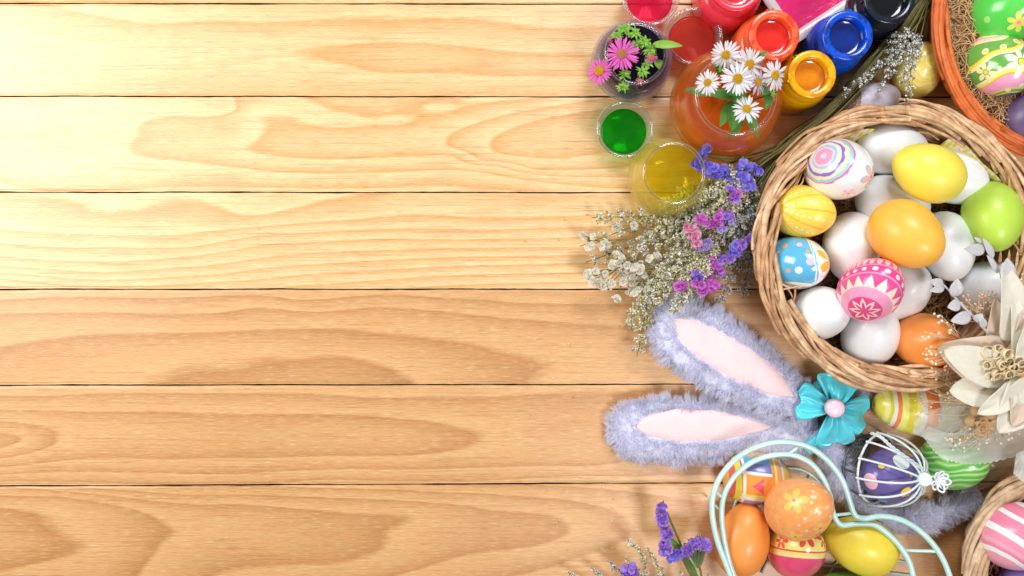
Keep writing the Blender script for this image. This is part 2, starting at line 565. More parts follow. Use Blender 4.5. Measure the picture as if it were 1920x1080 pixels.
def egg_geo(A, Bx, ang, flip=1, res=(44, 30)):
    """A, Bx apparent semi axes; the true egg is 1.3 times as long as wide and tips up until it looks so"""
    L = max(A, Bx * 1.3) if A > Bx * 1.22 else Bx * 1.27
    s2 = (L * L - A * A) / max(1e-6, (L * L - Bx * Bx))
    t = math.asin(math.sqrt(min(1, max(0, s2))))
    th = np.linspace(.0001, np.pi - .0001, res[1])
    prof = np.stack([Bx * np.sin(th) * (1 - .11 * np.cos(th)), L * np.cos(th)], 1)
    V, F = lathe(prof, (0, 0, 0), res[0])
    V = V[:, [2, 0, 1]]                     # long axis to x
    a = math.radians(ang) + (0 if flip > 0 else math.pi)
    d = np.array([math.cos(a) * math.cos(t), math.sin(a) * math.cos(t), math.sin(t)])
    return V @ rotm(d).T, F[:, ::-1]


def egg(name, label, px, py, z, A, Bx, ang, matf, group=None, flip=1, mat=None):
    k = kz(z)
    A, Bx = A * k, Bx * k
    V, F = egg_geo(A, Bx, ang, flip)
    c = w(px, py, z)
    m = mat or matf(Bx)
    return solo(name, label, 'egg', V + c, F, m, c, group)


white_m = plain_egg(srgb('#e6edf2'), srgb('#f2f4f5'), .42)(52, 'white_egg_shell')
WH = lambda r: white_m
yellow = plain_egg(srgb('#f3dd30'), srgb('#f6e548'), .42)
amber = plain_egg(srgb('#f7b016'), srgb('#fbc02c'), .42)
lime = plain_egg(srgb('#aed824'), srgb('#bfe23a'), .42)
orange = plain_egg(srgb('#f28a12'), srgb('#f7951f'), .42)


def pm(nm, fn, rough=.3, coat=.4): return lambda r: egg_mat(nm, r, fn, rough, coat)


def f_pinkstripe(e, b):
    d = e.d(-.72, .38) + e.nz(2.2) * .22
    c = ramp_c(b, d, 0, 2.2, [(0, '#fbd0dc'), (.12, '#f49abb'), (.30, '#f9c6d6'), (.36, '#9cc9ec'), (.46, '#f6e9a8'), (.52, '#e9d9f2'), (.60, '#7d68b8'), (.68, '#f7d3e0'), (.73, '#f4eda0'), (.79, '#8ed2e8'), (.87, '#f26a9c'), (.92, '#eef3f6'), (1.62, '#f28ab0'), (1.68, '#eef3f6'), (1.73, '#f4b24a'), (1.79, '#9a86cc'), (1.86, '#f3f3f6')])
    fl = e.flower(.55, -.28, .36, 5, .4)
    fi = e.flower(.55, -.28, .29, 5, .4, .4)
    c = b.mix(fl, c, srgb('#a9c6cc')); c = b.mix(fi, c, srgb('#f2b3bd'))
    c = b.mix(e.dot(.55, -.28, .06), c, srgb('#e96b8b'))
    fl = e.flower(.05, -.78, .22, 5, .1); c = b.mix(fl, c, srgb('#f4c4cc'))
    return b.mix(e.dot(.05, -.78, .04), c, srgb('#e64a7a'))


def f_yellowdots(e, b):
    t, ph = e.polar((-.92, .12, .3))
    k = (ph * 10 / 6.2832 + e.nz(3) * .12)
    line = (k.frac() - .5).abs() < .055
    c = b.mix((e.nz(2) * 1.5 + .5), srgb('#f6c81a'), srgb('#fbdc3c'))
    c = b.mix(line, c, srgb('#eeaf12'))
    u = (k + .5).frac() - .5
    v = (t * 4.4).frac() - .5
    dt = ((u * t * .75) * (u * t * .75) * 1.3 + v * v * .05).sqrt() < .062
    return b.mix(dt & (t > .22), c, srgb('#fbeeb0'))


def f_blue(e, b):
    bd = e.x + e.nz(2) * .25 + (e.y * 3).sin() * .06
    inner = (bd < .24) & (e.y > -.72)
    c = b.mix(inner, srgb('#f2f6f4'), srgb('#46b4e6'))
    c = b.mix((bd > .28) & (bd < .33), c, srgb('#7cc6e2'))
    fl = e.flower(.80, .05, .62, 6, .2, .12)
    c = b.mix(fl & (bd > .40), c, srgb('#f7b618'))
    c = b.mix(e.dots([(.78, .05, .10), (.15, -.92, .16), (.5, -.78, .13), (.35, .86, .12), (-.05, .97, .1)]), c, srgb('#f59a1c'))
    c = b.mix(e.dots([(-.62, .62, .10), (.06, .38, .065), (-.58, -.30, .08)]), c, srgb('#f0a92a'))
    c = b.mix(e.dots([(-.92, .30, .12), (-.90, -.12, .14)]), c, srgb('#e8e23a'))
    c = b.mix(e.dots([(-.16, .66, .10), (.10, .02, .12)]), c, srgb('#f3c4d4'))
    c = b.mix(e.dots([(-.25, -.28, .13)]), c, srgb('#e6f1f6'))
    return c


def f_zigzag(e, b):
    t, ph = e.polar((-.40, -.68, .50))
    mg, lp, cr = srgb('#e61c86'), srgb('#f590bd'), srgb('#fbe0cf')
    c = ramp_c(b, t, 0, 3.2, [(0, '#e61c86'), (.56, '#f79cc4'), (.90, '#f6a6c8'), (.94, '#e8308f'), (1.30, '#f590bd'), (1.35, '#e61c86'), (1.58, '#f590bd'), (1.63, '#e8388a'), (1.94, '#f698b8'), (2.15, '#f04a6a'), (2.4, '#e63a58')])
    tri = ((ph * 15 / 6.2832).frac() - .5).abs() * 2
    c = b.mix((t > .90) & ((t - .90) < (tri * .36)), c, cr)
    star = ((ph * 8 / 6.2832).frac() - .5).abs() * 2
    R = star * .28 + .24
    c = b.mix((t < R) & (t > (R - .13)), c, cr)
    u = ((ph * 20 / 6.2832).frac() - .5) * .26
    v = t - 1.465
    c = b.mix((u * u + v * v).sqrt() < .066, c, srgb('#fbe6ea'))
    u = ((ph * 30 / 6.2832).frac() - .5) * .21
    v = (t - 1.785) * .45
    return b.mix((u * u + v * v).sqrt() < .066, c, srgb('#f9c6c4'))


def f_greenwave(e, b):
    v = e.y - e.x * .48 + ((e.x + e.y * .5) * 4.3 + .6).sin() * .10
    c = ramp_c(b, v, -1.6, 1.6, [(-1.6, '#4a4a9c'), (-.98, '#e8e23a'), (-.93, '#6cb53a'), (-.86, '#e8e45a'), (-.80, '#f3a3cf'), (-.44, '#f2ac2c'), (-.39, '#f3ee56'), (-.31, '#f4f3c8'), (-.20, '#58a62c'), (.26, '#f3f0b8'), (.36, '#f2e52c'), (.44, '#f0b020'), (.47, '#5faa30'), (.86, '#f6dba8'), (.98, '#f0b6cf'), (1.06, '#f3ef88'), (1.16, '#6a55a8')])
    c = b.mix(e.flower(.12, -.12, .42, 7, .2, .28), c, srgb('#f4f4cc'))
    c = b.mix(e.flower(-.72, -.35, .34, 6, .2, .28), c, srgb('#eef0b0'))
    c = b.mix(e.dots([(.12, -.12, .09), (-.72, -.35, .07)]), c, srgb('#f4dc34'))
    dl = [(.17, .60, .12), (-.30, .40, .10), (-.74, .32, .11), (.60, .72, .08)]
    c = b.mix(e.dots(dl), c, srgb('#f4f3b4')); c = b.mix(e.dots([(q[0], q[1], q[2] * .5) for q in dl]), c, srgb('#f2d02e'))
    c = b.mix(e.dots([(.42, -.52, .08), (.66, -.36, .08), (.20, -.66, .07), (-.06, -.80, .07), (.80, .1, .05), (-.42, -.26, .05)]), c, srgb('#f6f4b8'))
    c = b.mix(e.dots([(-.55, .78, .03), (-.45, .85, .03), (-.35, .80, .03), (-.62, .70, .03), (-.3, .88, .03), (-.48, .74, .03)]), c, srgb('#cfc4ec'))
    return c


def f_brightgreen(e, b):
    c = b.mix(e.nz(1.5) + .5, srgb('#2fc92c'), srgb('#44d838'))
    c = b.mix(e.flower(-.12, -.62, .36, 6, .2, 0), c, srgb('#dff05a'))
    c = b.mix(e.dots([(-.12, -.62, .15)]), c, srgb('#f6d85a')); c = b.mix(e.dots([(-.12, -.62, .07)]), c, srgb('#f09a9a'))
    return b.mix(e.dots([(.55, -.78, .14), (.78, -.62, .12), (-.85, -.40, .10)]), c, srgb('#9be46c'))


def f_striped(e, b):
    v = e.px + e.nz(2.2) * .10 - e.py * .05
    c = ramp_c(b, v, -2, 2, [(-2, '#e9df3e'), (-1.28, '#f2ee86'), (-1.12, '#d9d21e'), (-1.0, '#eceedc'), (-.88, '#f08030'), (-.74, '#f1ee7a'), (-.50, '#e6d90c'), (-.22, '#efe97a'), (-.05, '#e4e4ea'), (.14, '#f0801c'), (.62, '#e6e4ee'), (.78, '#ccd21c'), (1.3, '#e8e23e')])
    return b.mix((b.voro(e.p, 5.5) < .16) & (v > .14) & (v < .62), c, srgb('#fbe28a'))


def f_greenswirl(e, b):
    v = e.y * 2.3 - e.x * .5 + e.nz(.8) * 1.3
    return b.ramp(v.frac(), [(0, srgb('#3fae18')), (.22, srgb('#56c42c')), (.36, srgb('#bfe8a0')), (.46, srgb('#7cd44c')), (.6, srgb('#2f9a20')), (.74, srgb('#6ace2c')), (.84, srgb('#c2e6b4')), (1, srgb('#3fae18'))])


def f_yellowswirl(e, b):
    v = e.d(.1, .1) * 2.6 + e.nz(1.1) * 2.2
    return b.ramp(v.frac(), [(0, srgb('#f6e22a')), (.35, srgb('#fbea5e')), (.47, srgb('#fdf8d0')), (.56, srgb('#fbe84c')), (.75, srgb('#f5dc20')), (.86, srgb('#fbdcae')), (1, srgb('#f6e22a'))])


def f_purpledots(e, b):
    c = b.mix(e.nz(1.6) + .5, srgb('#4b3a8e'), srgb('#5f4ba2'))
    c = b.mix(e.dots([(.10, .66, .30), (.60, -.62, .22), (.2, -.95, .12)]), c, srgb('#d6e6ea'))
    c = b.mix(e.dots([(-.82, -.06, .24)]), c, srgb('#f1b9cc'))
    c = b.mix(e.dots([(.20, -.42, .21), (.38, .20, .08), (-.55, .45, .10)]), c, srgb('#f4d412'))
    c = b.mix(e.dots([(.66, .05, .22), (-.42, -.82, .16)]), c, srgb('#3ab0e2'))
    return b.mix(e.dots([(.55, .82, .2)]), c, srgb('#c8b438'))


def f_triangles(e, b):
    a = (e.px * 1.0 + .1); y = e.py
    tri = (a.abs() + (y * 1.0 + .05).abs() * 1.2)
    c = ramp_c(b, e.px + e.nz(3) * .04, -2, 2, [(-2, '#f2a71a'), (-1.15, '#e84a3c'), (-.95, '#f4e12a'), (-.7, '#f4e12a'), (.34, '#f39a1c'), (.44, '#f6e9a0'), (.52, '#f4b42a'), (.66, '#f0909c'), (.72, '#efe9ec'), (.80, '#f7c42c'), (1.1, '#f4b01e')])
    left = e.px < .34
    band = ramp_c(b, y + e.px * .1, -2, 2, [(-2, '#a08ac0'), (-.75, '#f0ecf0'), (-.62, '#f2e32a'), (-.50, '#f39018'), (.26, '#f2f0ee'), (.36, '#6a6cb8'), (.66, '#4cb0dc'), (.85, '#f6a81c')])
    c = b.mix(left & (e.px > -.75), c, band)
    t2 = ((e.py + .12).abs() * .9 < (e.px + .42) * .62) & (e.px < .02)
    c = b.mix(t2, c, srgb('#ee4552'))
    return b.mix((e.px < -.6) & (e.px > -.7), c, srgb('#f3efe8'))


def f_coral(e, b):
    c = b.mix(e.nz(1.4) * 1.4 + .5, srgb('#f5922a'), srgb('#f8a54e'))
    c = b.mix(b.ramp(e.nz(5, 5) + .5, [(.45, (0, 0, 0, 1)), (.65, (.6, .6, .6, 1))]), c, srgb('#fbb978'))
    v = e.x * .75 + e.y * .66 + e.nz(3) * .05
    c = b.mix(v > .80, c, srgb('#f9c060')); c = b.mix(v > .835, c, srgb('#ee3f5a'))
    c = b.mix(e.dots([(.42, .86, .14), (.88, .36, .14)]), c, srgb('#f8b8a0'))
    c = b.mix(e.flower(-.42, .42, .40, 5, .3, .1) | e.flower(.36, -.42, .24, 5, .1, .1) | e.flower(-.30, -.80, .30, 5, .1, .1), c, srgb('#f9c455'))
    c = b.mix(e.dots([(-.42, .42, .05), (.36, -.42, .05), (-.3, -.8, .05)]), c, srgb('#ee4a4a'))
    return b.mix(e.dots([(.10, .62, .04), (.46, .58, .045), (.64, .30, .045), (.42, .22, .05), (.22, .10, .05), (.60, -.05, .055), (.72, -.16, .04), (-.15, -.08, .05), (-.30, -.32, .04), (.02, .36, .04), (-.05, -.5, .04), (.65, -.5, .04), (.2, .8, .04)]), c, srgb('#fbd6bc'))


def f_pinkyellow(e, b):
    v = e.py + e.px * .05 + e.px * e.px * .12
    c = ramp_c(b, v, -2, 2, [(-2, '#e62a6c'), (-.08, '#e9318a'), (-.02, '#f3e978'), (.07, '#e8ddb0'), (.12, '#f3e24e'), (.18, '#e23a5c'), (.25, '#f4ec7c')])
    k = e.flower(.62, .50, .34, 7, 0, .25) | e.flower(0, .60, .36, 6, 0, .2) | e.flower(-.70, .45, .28, 6, .3, .2) | e.flower(.9, .2, .2, 5, .2, .2)
    return b.mix(k, c, srgb('#e8413c'))


def f_pinkwhite(e, b):
    v = e.y * .83 + e.x * .55 + e.nz(2) * .05
    return ramp_c(b, v, -1.6, 1.6, [(-1.6, '#f0a0b8'), (-.80, '#f3f3f4'), (-.70, '#ee7ea4'), (-.62, '#f0a6bc'), (-.50, '#f08eae'), (-.30, '#eef3f3'), (-.12, '#ee7ea4'), (.26, '#eef3f3'), (.40, '#ee7ea4'), (.72, '#eef3f3'), (.84, '#ee7c9e')])


def f_lilac(e, b):
    c = b.mix(e.nz(1.6) + .5, srgb('#cbbfd4'), srgb('#ddd4e2'))
    br = (e.x + e.nz(3) * .1) < -.62
    c = b.mix(br, c, srgb('#8a6a52'))
    return b.mix(br & (b.voro(e.p, 9) < .3), c, srgb('#d8b98e'))


# eggs in the big round basket
GB = 'eggs heaped in the big round wicker basket'
egg('painted_egg', 'white egg painted with pink, blue and purple swirling stripes and a small pink flower', 1574, 318, 138, 60, 57, -35, pm('painted_stripes', f_pinkstripe), GB)
egg('white_egg', 'pale white egg at the far top of the round basket, behind the lemon yellow egg', 1672, 279, 92, 63, 50, -8, WH, GB)
egg('yellow_egg', 'plain lemon yellow egg lying tilted on top of two white eggs', 1741, 323, 172, 70, 53, -24, yellow, GB, -1)
egg('white_egg', 'white egg half hidden under the lemon yellow egg, at its right side', 1790, 332, 84, 60, 50, -35, WH, GB)
egg('white_egg', 'white egg lying on its side between the striped egg and the amber egg', 1674, 380, 88, 70, 50, -12, WH, GB)
egg('green_egg', 'plain lime green egg leaning against the right wall of the round basket', 1862, 407, 118, 67, 54, 84, lime, GB, -1)
egg('painted_egg', 'yellow egg with raised ribs and rows of cream dots', 1506, 397, 118, 57, 49, -15, pm('painted_ribs', f_yellowdots, .4, .2), GB)
egg('white_egg', 'white egg standing between the blue egg and the amber egg, above the pink zigzag egg', 1597, 464, 96, 67, 53, 82, WH, GB, -1)
egg('yellow_egg', 'plain amber yellow egg on top of the heap in the middle of the basket', 1700, 440, 178, 70, 60, -48, amber, GB)
egg('white_egg', 'white egg right of the amber egg and left of the lime egg', 1774, 462, 92, 66, 52, -82, WH, GB)
egg('painted_egg', 'sky blue egg with a white border, orange flower and small coloured dots', 1496, 493, 112, 55, 50, -15, pm('painted_blue', f_blue, .14, .8), GB)
egg('painted_egg', 'bright pink egg with white triangles, dotted bands and a star at its end', 1634, 542, 172, 61, 57, 70, pm('painted_bands', f_zigzag, .3, .3), GB)
egg('white_egg', 'round white egg at the lower left of the basket, left of the pink zigzag egg', 1539, 586, 106, 52, 50, 20, WH, GB)
egg('white_egg', 'white egg at the bottom of the basket, just below the pink zigzag egg', 1633, 625, 92, 62, 52, 85, WH, GB)
egg('white_egg', 'white egg below the amber egg, squeezed behind the pink zigzag egg', 1689, 545, 84, 58, 52, 60, WH, GB)
egg('orange_egg', 'plain orange egg at the bottom right of the basket beside the cream petals', 1738, 640, 110, 55, 51, -20, orange, GB)
egg('white_egg', 'white egg behind the silvery leaf sprig, below the lime green egg', 1846, 540, 78, 58, 50, 30, WH, GB)

# eggs round about
egg('painted_egg', 'yellow egg marbled with cream swirls lying beside the orange basket', 1722, 131, 45, 50, 43, 78, pm('painted_marble', f_yellowswirl))
egg('painted_egg', 'lilac grey egg with a brown speckled end behind the round basket rim', 1630, 194, 40, 60, 38, 18, pm('painted_lilac', f_lilac, .5, .1))
egg('painted_egg', 'yellow, orange and white striped egg under the rim of the round basket', 1712, 766, 50, 76, 49, -8, pm('painted_yellow_stripes', f_striped), None, -1)
egg('painted_egg', 'green egg with pale brushed streaks under the white tulle', 1788, 866, 50, 57, 52, 10, pm('painted_green_streaks', f_greenswirl))
egg('painted_egg', 'purple egg with white, yellow and pink dots inside the white wire cage', 1670, 892, 62, 61, 52, -5, pm('painted_purple_dots', f_purpledots, .3, .4), None, -1)
GW = 'eggs inside the mint green wire basket'
egg('painted_egg', 'egg painted with orange, yellow and blue panels and triangles under the mint wires', 1419, 897, 50, 62, 49, 0, pm('painted_panels', f_triangles), GW)
egg('orange_egg', 'plain orange egg at the left of the mint wire basket', 1393, 1012, 54, 71, 49, 78, orange, GW)
egg('painted_egg', 'coral orange egg with faint flowers, pale dots and a red cap', 1500, 953, 128, 63, 58, 50, pm('painted_coral', f_coral, .35, .3), GW)
egg('painted_egg', 'egg with raspberry pink bottom half and yellow top with red flowers', 1495, 1030, 54, 56, 52, 80, pm('painted_raspberry', f_pinkyellow, .2, .6), GW)
egg('yellow_egg', 'plain yellow egg at the right of the mint wire basket', 1615, 1022, 56, 70, 53, -22, plain_egg(srgb('#e8cf10'), srgb('#f0dc24')), GW, -1)
egg('green_egg', 'dark green egg cut by the bottom edge of the photograph', 1584, 1122, 46, 66, 48, 5, plain_egg(srgb('#3f9a26'), srgb('#4aa82c')), GW)
GO = 'eggs on straw in the orange basket'
egg('painted_egg', 'bright green egg with a yellow flower at the top right corner', 1893, 18, 128, 66, 60, 30, pm('painted_green_flower', f_brightgreen, .25, .5), GO)
egg('painted_egg', 'green egg with wavy yellow and pink bands and a cream flower', 1873, 123, 118, 64, 58, -70, pm('painted_waves', f_greenwave, .22, .5), GO)
egg('purple_egg', 'plain dark purple egg at the right edge of the photograph', 1932, 216, 112, 56, 46, 60, plain_egg(srgb('#4a2f66'), srgb('#573a76')), GO)
egg('painted_egg', 'pink egg with broad white stripes in the lower right basket', 1912, 1004, 130, 70, 63, 20, pm('painted_pink_white', f_pinkwhite))
egg('purple_egg', 'purple egg peeping out at the very bottom right corner below the pink striped egg', 1925, 1100, 92, 56, 44, 10, plain_egg(srgb('#7a5cb0'), srgb('#8668bc')))

# ================================================================ BASKETS
def wicker_mat(name, c1, c2, c3):
    b = B(name)
    o = b.obj()
    r = b.rnd(False)
    ri = b.rnd(True)
    c = b.mix(r * 1.0, c1, c2)
    n = b.noise(o, .05 / U, 4)
    c = b.mix(b.math('SUBTRACT', n * 2.2, .75), c, c3)
    n2 = b.noise(o, .6 / U, 3)
    return b.pbr(c, .5, .05, 0, b.bump(n2 + n, .5, 1.2))


tan = wicker_mat('willow', srgb('#f4d8b0'), srgb('#cc9a6a'), srgb('#94623c'))
rust = wicker_mat('dyed_willow', srgb('#ee8d46'), srgb('#d96a2a'), srgb('#b0501f'))
pale = wicker_mat('pale_willow', srgb('#e6cdae'), srgb('#c6a27c'), srgb('#937050'))
straw_m = B('straw'); _c = straw_m.mix(straw_m.rnd(), srgb('#c9a06e'), srgb('#8c643e')); straw_m = straw_m.pbr(_c, .6)
straw_l = B('pale_straw'); _c = straw_l.mix(straw_l.rnd(), srgb('#e0bd8c'), srgb('#b88a5a')); straw_l = straw_l.pbr(_c, .6)


def rim_path(cx, cy, z, rx, ry, th, dr, dz):
    """points round an ellipse given in photograph pixels at height z"""
    k = kz(z)
    c = w(cx, cy, z)
    X = c[0] + (rx * k + dr) * np.cos(th)
    Y = c[1] + (ry * k + dr) * np.sin(th)
    return np.stack([X, Y, z + dz + 0 * X], -1)


def rim_strands(parent, mat, cx, cy, z, rx, ry, n, span, rad, seed, wr=21, wz=20, lo=0., hi=2 * np.pi, psi0=3.5, psi1=-.6, jitter=3., name='willow_strand'):
    r = np.random.default_rng(seed)
    for i in range(n):
        sp = r.uniform(*span)
        t0 = lo + (hi - lo) * (i + r.uniform(-.3, .3)) / n
        K = 34
        s = np.linspace(0, 1, K)
        th = t0 + sp * s
        full = (i % 3 == 0)
        a0, a1 = (psi0, psi1) if full else (r.uniform(1.2, psi0), r.uniform(psi1, 1.2))
        psi = a0 + (a1 - a0) * s
        lay = r.uniform(.55, 1.05)
        dr = wr * lay * np.cos(psi) + jitter * wobble(s * 5, seed * 100 + i, 3)
        dr = np.minimum(dr, wr * 1.12)
        dz = wz * lay * np.sin(psi) + 2 * wobble(s * 5, seed * 100 + i + 50, 3)
        P = rim_path(cx, cy, z, rx, ry, th, dr, dz)
        R = r.uniform(*rad) * (1.08 - .35 * s) * (1 + .04 * wobble(s * 20, i, 3))
        V, F = tubes(P[None], R[None], 8)
        part(name, V, F, mat, parent)


def wall_weave(cx, cy, z0, z1, rx, ry, r0, r1, turns, rad, seed, stakes=30):
    """rows of rods woven round upright stakes; r0, r1 scale the rim ellipse at the foot and at the top"""
    r = np.random.default_rng(seed)
    parts = []
    th = np.linspace(0, 2 * np.pi, 181)[:-1]
    for j in range(turns):
        f = j / (turns - 1)
        z = z0 + (z1 - z0) * f
        q = r0 + (r1 - r0) * f ** .7
        ph = np.pi * (j % 2)
        dr = 3.6 * np.sin(stakes / 2 * th + ph) + .8 * wobble(th, seed + j, 3) * np.sin(th / 2)
        k = kz(z1)
        c = w(cx, cy, z1)
        P = np.stack([c[0] + (rx * k * q + dr) * np.cos(th), c[1] + (ry * k * q + dr) * np.sin(th), z + 0 * th], -1)
        parts.append(tubes(P[None], r.uniform(.9, 1.1) * rad, 6, closed=True))
    k = kz(z1); c = w(cx, cy, z1)
    SP = []
    for i in range(stakes):
        a = 2 * np.pi * i / stakes
        f = np.linspace(0, 1, 8)
        q = r0 + (r1 - r0) * f ** .7
        SP.append(np.stack([c[0] + rx * k * q * np.cos(a), c[1] + ry * k * q * np.sin(a), z0 + (z1 - z0) * f], -1))
    parts.append(tubes(np.array(SP), 3.2, 6))
    return cat(*parts)


def straw_bed(cx, cy, z, rx, ry, n, seed, L=(25, 90), rad=.9, hz=16, mask=None, curl=1.0):
    r = np.random.default_rng(seed)
    a = r.uniform(0, 2 * np.pi, n); q = np.sqrt(r.uniform(0, 1, n))
    if mask is not None: a, q = mask(r, n)
    X = cx + rx * q * np.cos(a); Y = cy + ry * q * np.sin(a)
    K = 9
    L = r.uniform(L[0], L[1], n)
    d = r.uniform(0, 2 * np.pi, n)
    kap = r.normal(0, 1.1 * curl, n)
    s = np.linspace(-.5, .5, K)
    ang = d[:, None] + kap[:, None] * s + .5 * curl * np.sin(s * 9 + d[:, None] * 3)
    px = X[:, None] + np.cumsum(np.cos(ang), 1) / K * L[:, None]
    py = Y[:, None] + np.cumsum(np.sin(ang), 1) / K * L[:, None]
    e_ = np.sqrt(((px - cx) / rx) ** 2 + ((py - cy) / ry) ** 2)
    e_ = np.maximum(e_, 1.0)
    px = cx + (px - cx) / e_; py = cy + (py - cy) / e_
    zz = z + r.uniform(0, hz, n)[:, None] + r.normal(0, 9, n)[:, None] * s + r.uniform(0, 8, n)[:, None] * (s * 2) ** 2
    return tubes(np.stack([px, py, np.maximum(zz, 4)], -1), np.repeat(r.uniform(.6, 1.3, n)[:, None] * rad, K, 1), 4, caps=False)


def disc(cx, cy, z, rx, ry, seg=64, n=6, bow=0):
    r = np.linspace(0.01, 1, n); a = np.arange(seg) * 2 * np.pi / seg
    P = np.stack([cx + rx * r[:, None] * np.cos(a), cy + ry * r[:, None] * np.sin(a), z + bow * (r[:, None] ** 2) + 0 * a], -1)
    P = np.concatenate([P, P[:, :1]], 1)
    return grid(P)


# --- the big round basket
CX, CY, ZR = 1683, 461, 128
bk = thing('wicker_basket', 'big round natural wicker basket heaped with white and coloured eggs', 'basket', (*w(CX, CY, ZR)[:2], 0))
c = w(CX, CY, ZR)
wallr = wall_weave(CX, CY, 8, ZR - 4, 255, 252, .84, .99, 13, 4.6, 3)
part('woven_wall', *wallr, tan, bk, kind='stuff')
k = kz(ZR)
coil = []
for j in range(22):
    q = (j + 1) / 22 * .84
    th = np.linspace(0, 2 * np.pi, 97)[:-1]
    dr = 2.5 * np.sin(12 * th + np.pi * (j % 2))
    coil.append(tubes(np.stack([c[0] + (255 * k * q + dr) * np.cos(th), c[1] + (252 * k * q + dr) * np.sin(th), 8 + 0 * th], -1)[None], 4.6, 6, closed=True))
part('woven_bottom', *cat(*coil), tan, bk, kind='stuff')
rim_strands(bk, tan, CX, CY, ZR, 251, 249, 92, (.6, 1.8), (2.6, 4.7), 5, wr=21, wz=18, jitter=4.0)
bed = straw_bed(c[0], c[1], 22, 229 * k * .93, 225 * k * .93, 2900, 8, (30, 95), .95, 34)
solo('straw_nest', 'brown dry straw bedding under the eggs in the big round basket', 'straw', *bed, straw_m, (c[0], c[1], 14), kind='stuff')
# loose pale blades standing at the left wall
r = np.random.default_rng(4)
L = []
for (x0, y0, x1, y1, z) in [(1455, 520, 1490, 575, 130), (1490, 530, 1470, 580, 132), (1448, 545, 1515, 530, 138), (1460, 380, 1506, 318, 120), (1466, 372, 1500, 322, 122), (1478, 365, 1508, 330, 124), (1462, 470, 1440, 500, 132), (1452, 500, 1475, 488, 134), (1573, 262, 1590, 235, 120), (1900, 455, 1925, 490, 130), (1700, 250, 1760, 262, 120), (1690, 252, 1740, 246, 122), (1480, 540, 1442, 522, 140)]:
    A, Bp = w(x0, y0, z), w(x1, y1, z - 8)
    m = (A + Bp) / 2 + [r.uniform(-7, 7), r.uniform(-7, 7), 6]
    L.append(smooth_path([A, m, Bp], 12))
solo('straw_blade', 'loose pale straw blades sticking up at the inner wall of the round basket', 'straw', *tubes(np.array(L), np.repeat(np.linspace(2.2, 1.1, 12)[None], len(L), 0), 5), straw_l, w(1455, 520, 130), kind='stuff')

# checked ribbon round the inside
b = B('checked_ribbon'); o = b.obj(); x, y, z = b.xyz(b.vscale(o, 1 / (13 * U)))
ck = ((x * .8 + y * .6).frac() > .5); ck2 = ((y * .8 - x * .6).frac() > .5)
chk = b.math('ABSOLUTE', ck - ck2)
cm = b.mix(chk, srgb('#f0dc3e'), srgb('#efeee0'))
ribm = b.pbr(cm, .5, 0, 0, None, trans=.2)
for (a0, a1, lab) in [(.12, 1.12, 'yellow and white checked ribbon along the far right inner wall of the round basket'), (1.75, 2.35, 'yellow and white checked ribbon along the far left inner wall of the round basket')]:
    th = np.linspace(a0, a1, 40)
    rows = []
    for q in np.linspace(0, 1, 6):
        dr = -24 - 10 * (1 - q) + 3 * np.sin(th * 14) * q + 5 * (1 - q) * np.sin(th * 9 + 1)
        rows.append(rim_path(CX, CY, ZR, 255, 252, th, dr, -52 + 48 * q))
    P = np.stack(rows, 0)
    P2 = P.copy(); P2[..., 2] -= 1.0
    V1, F1 = grid(P)
    o = solo('ribbon', lab, 'ribbon', V1, F1, ribm, P[0, 20])
    md = o.modifiers.new('thick', 'SOLIDIFY'); md.thickness = .8 * U

# --- orange basket at the upper right
OX, OY, OZ = 1992, 28, 118
ob = thing('wicker_basket', 'orange dyed willow basket filled with pale straw at the upper right', 'basket', (*w(OX, OY, OZ)[:2], 0))
part('woven_wall', *wall_weave(OX, OY, 8, OZ - 6, 236, 258, .80, .98, 12, 5, 13), rust, ob, kind='stuff')
co = w(OX, OY, OZ); k = kz(OZ)
part('woven_bottom', *disc(co[0], co[1], 8, 190 * k, 208 * k), rust, ob)
rim_strands(ob, rust, OX, OY, OZ, 236, 258, 24, (1.7, 3.0), (3.6, 5.2), 21, wr=13, wz=13, jitter=2.2, lo=2.1, hi=5.0)
rim_strands(ob, rust, OX, OY, OZ, 236, 258, 8, (2.2, 3.0), (4.2, 5.6), 22, wr=9, wz=12, jitter=1.6, lo=5.0, hi=8.4)


def m_edge(r, n): return r.uniform(2.2, 5.0, n), r.uniform(.45, .95, n)


s1 = straw_bed(co[0], co[1], 66, 236 * k * .93, 258 * k * .93, 4200, 31, (40, 130), .75, 54, m_edge, 1.1)
s2 = straw_bed(co[0], co[1], 24, 236 * k * .82, 258 * k * .82, 2200, 32, (40, 120), .9, 45, None, 1.0)
solo('straw_nest', 'pale curly straw padding piled along the rim of the orange basket', 'straw', *cat(s1, s2), straw_l, (co[0], co[1], 20), kind='stuff')

# --- basket at the lower right corner
QX, QY, QZ = 2035, 1075, 112
qb = thing('wicker_basket', 'pale willow basket cut by the lower right corner, holding a pink striped egg', 'basket', (*w(QX, QY, QZ)[:2], 0))
part('woven_wall', *wall_weave(QX, QY, 8, QZ - 6, 208, 215, .84, .99, 11, 5, 23), pale, qb, kind='stuff')
cq = w(QX, QY, QZ); k = kz(QZ)
part('woven_bottom', *disc(cq[0], cq[1], 8, 175 * k, 180 * k), pale, qb)
rim_strands(qb, pale, QX, QY, QZ, 206, 214, 30, (.9, 1.7), (4.4, 6.0), 24, wr=21, wz=15, lo=1.4, hi=3.9, jitter=2)
rim_strands(qb, pale, QX, QY, QZ, 206, 214, 12, (1.2, 1.8), (4.4, 6.0), 25, wr=21, wz=15, lo=3.9, hi=7.2, jitter=2)
s1 = straw_bed(cq[0], cq[1], 30, 206 * k * .86, 214 * k * .86, 3000, 33, (30, 100), .85, 60)
red_straw = B('reddish_straw'); _c = red_straw.mix(red_straw.rnd(), srgb('#a87450'), srgb('#74462c')); red_straw = red_straw.pbr(_c, .6)
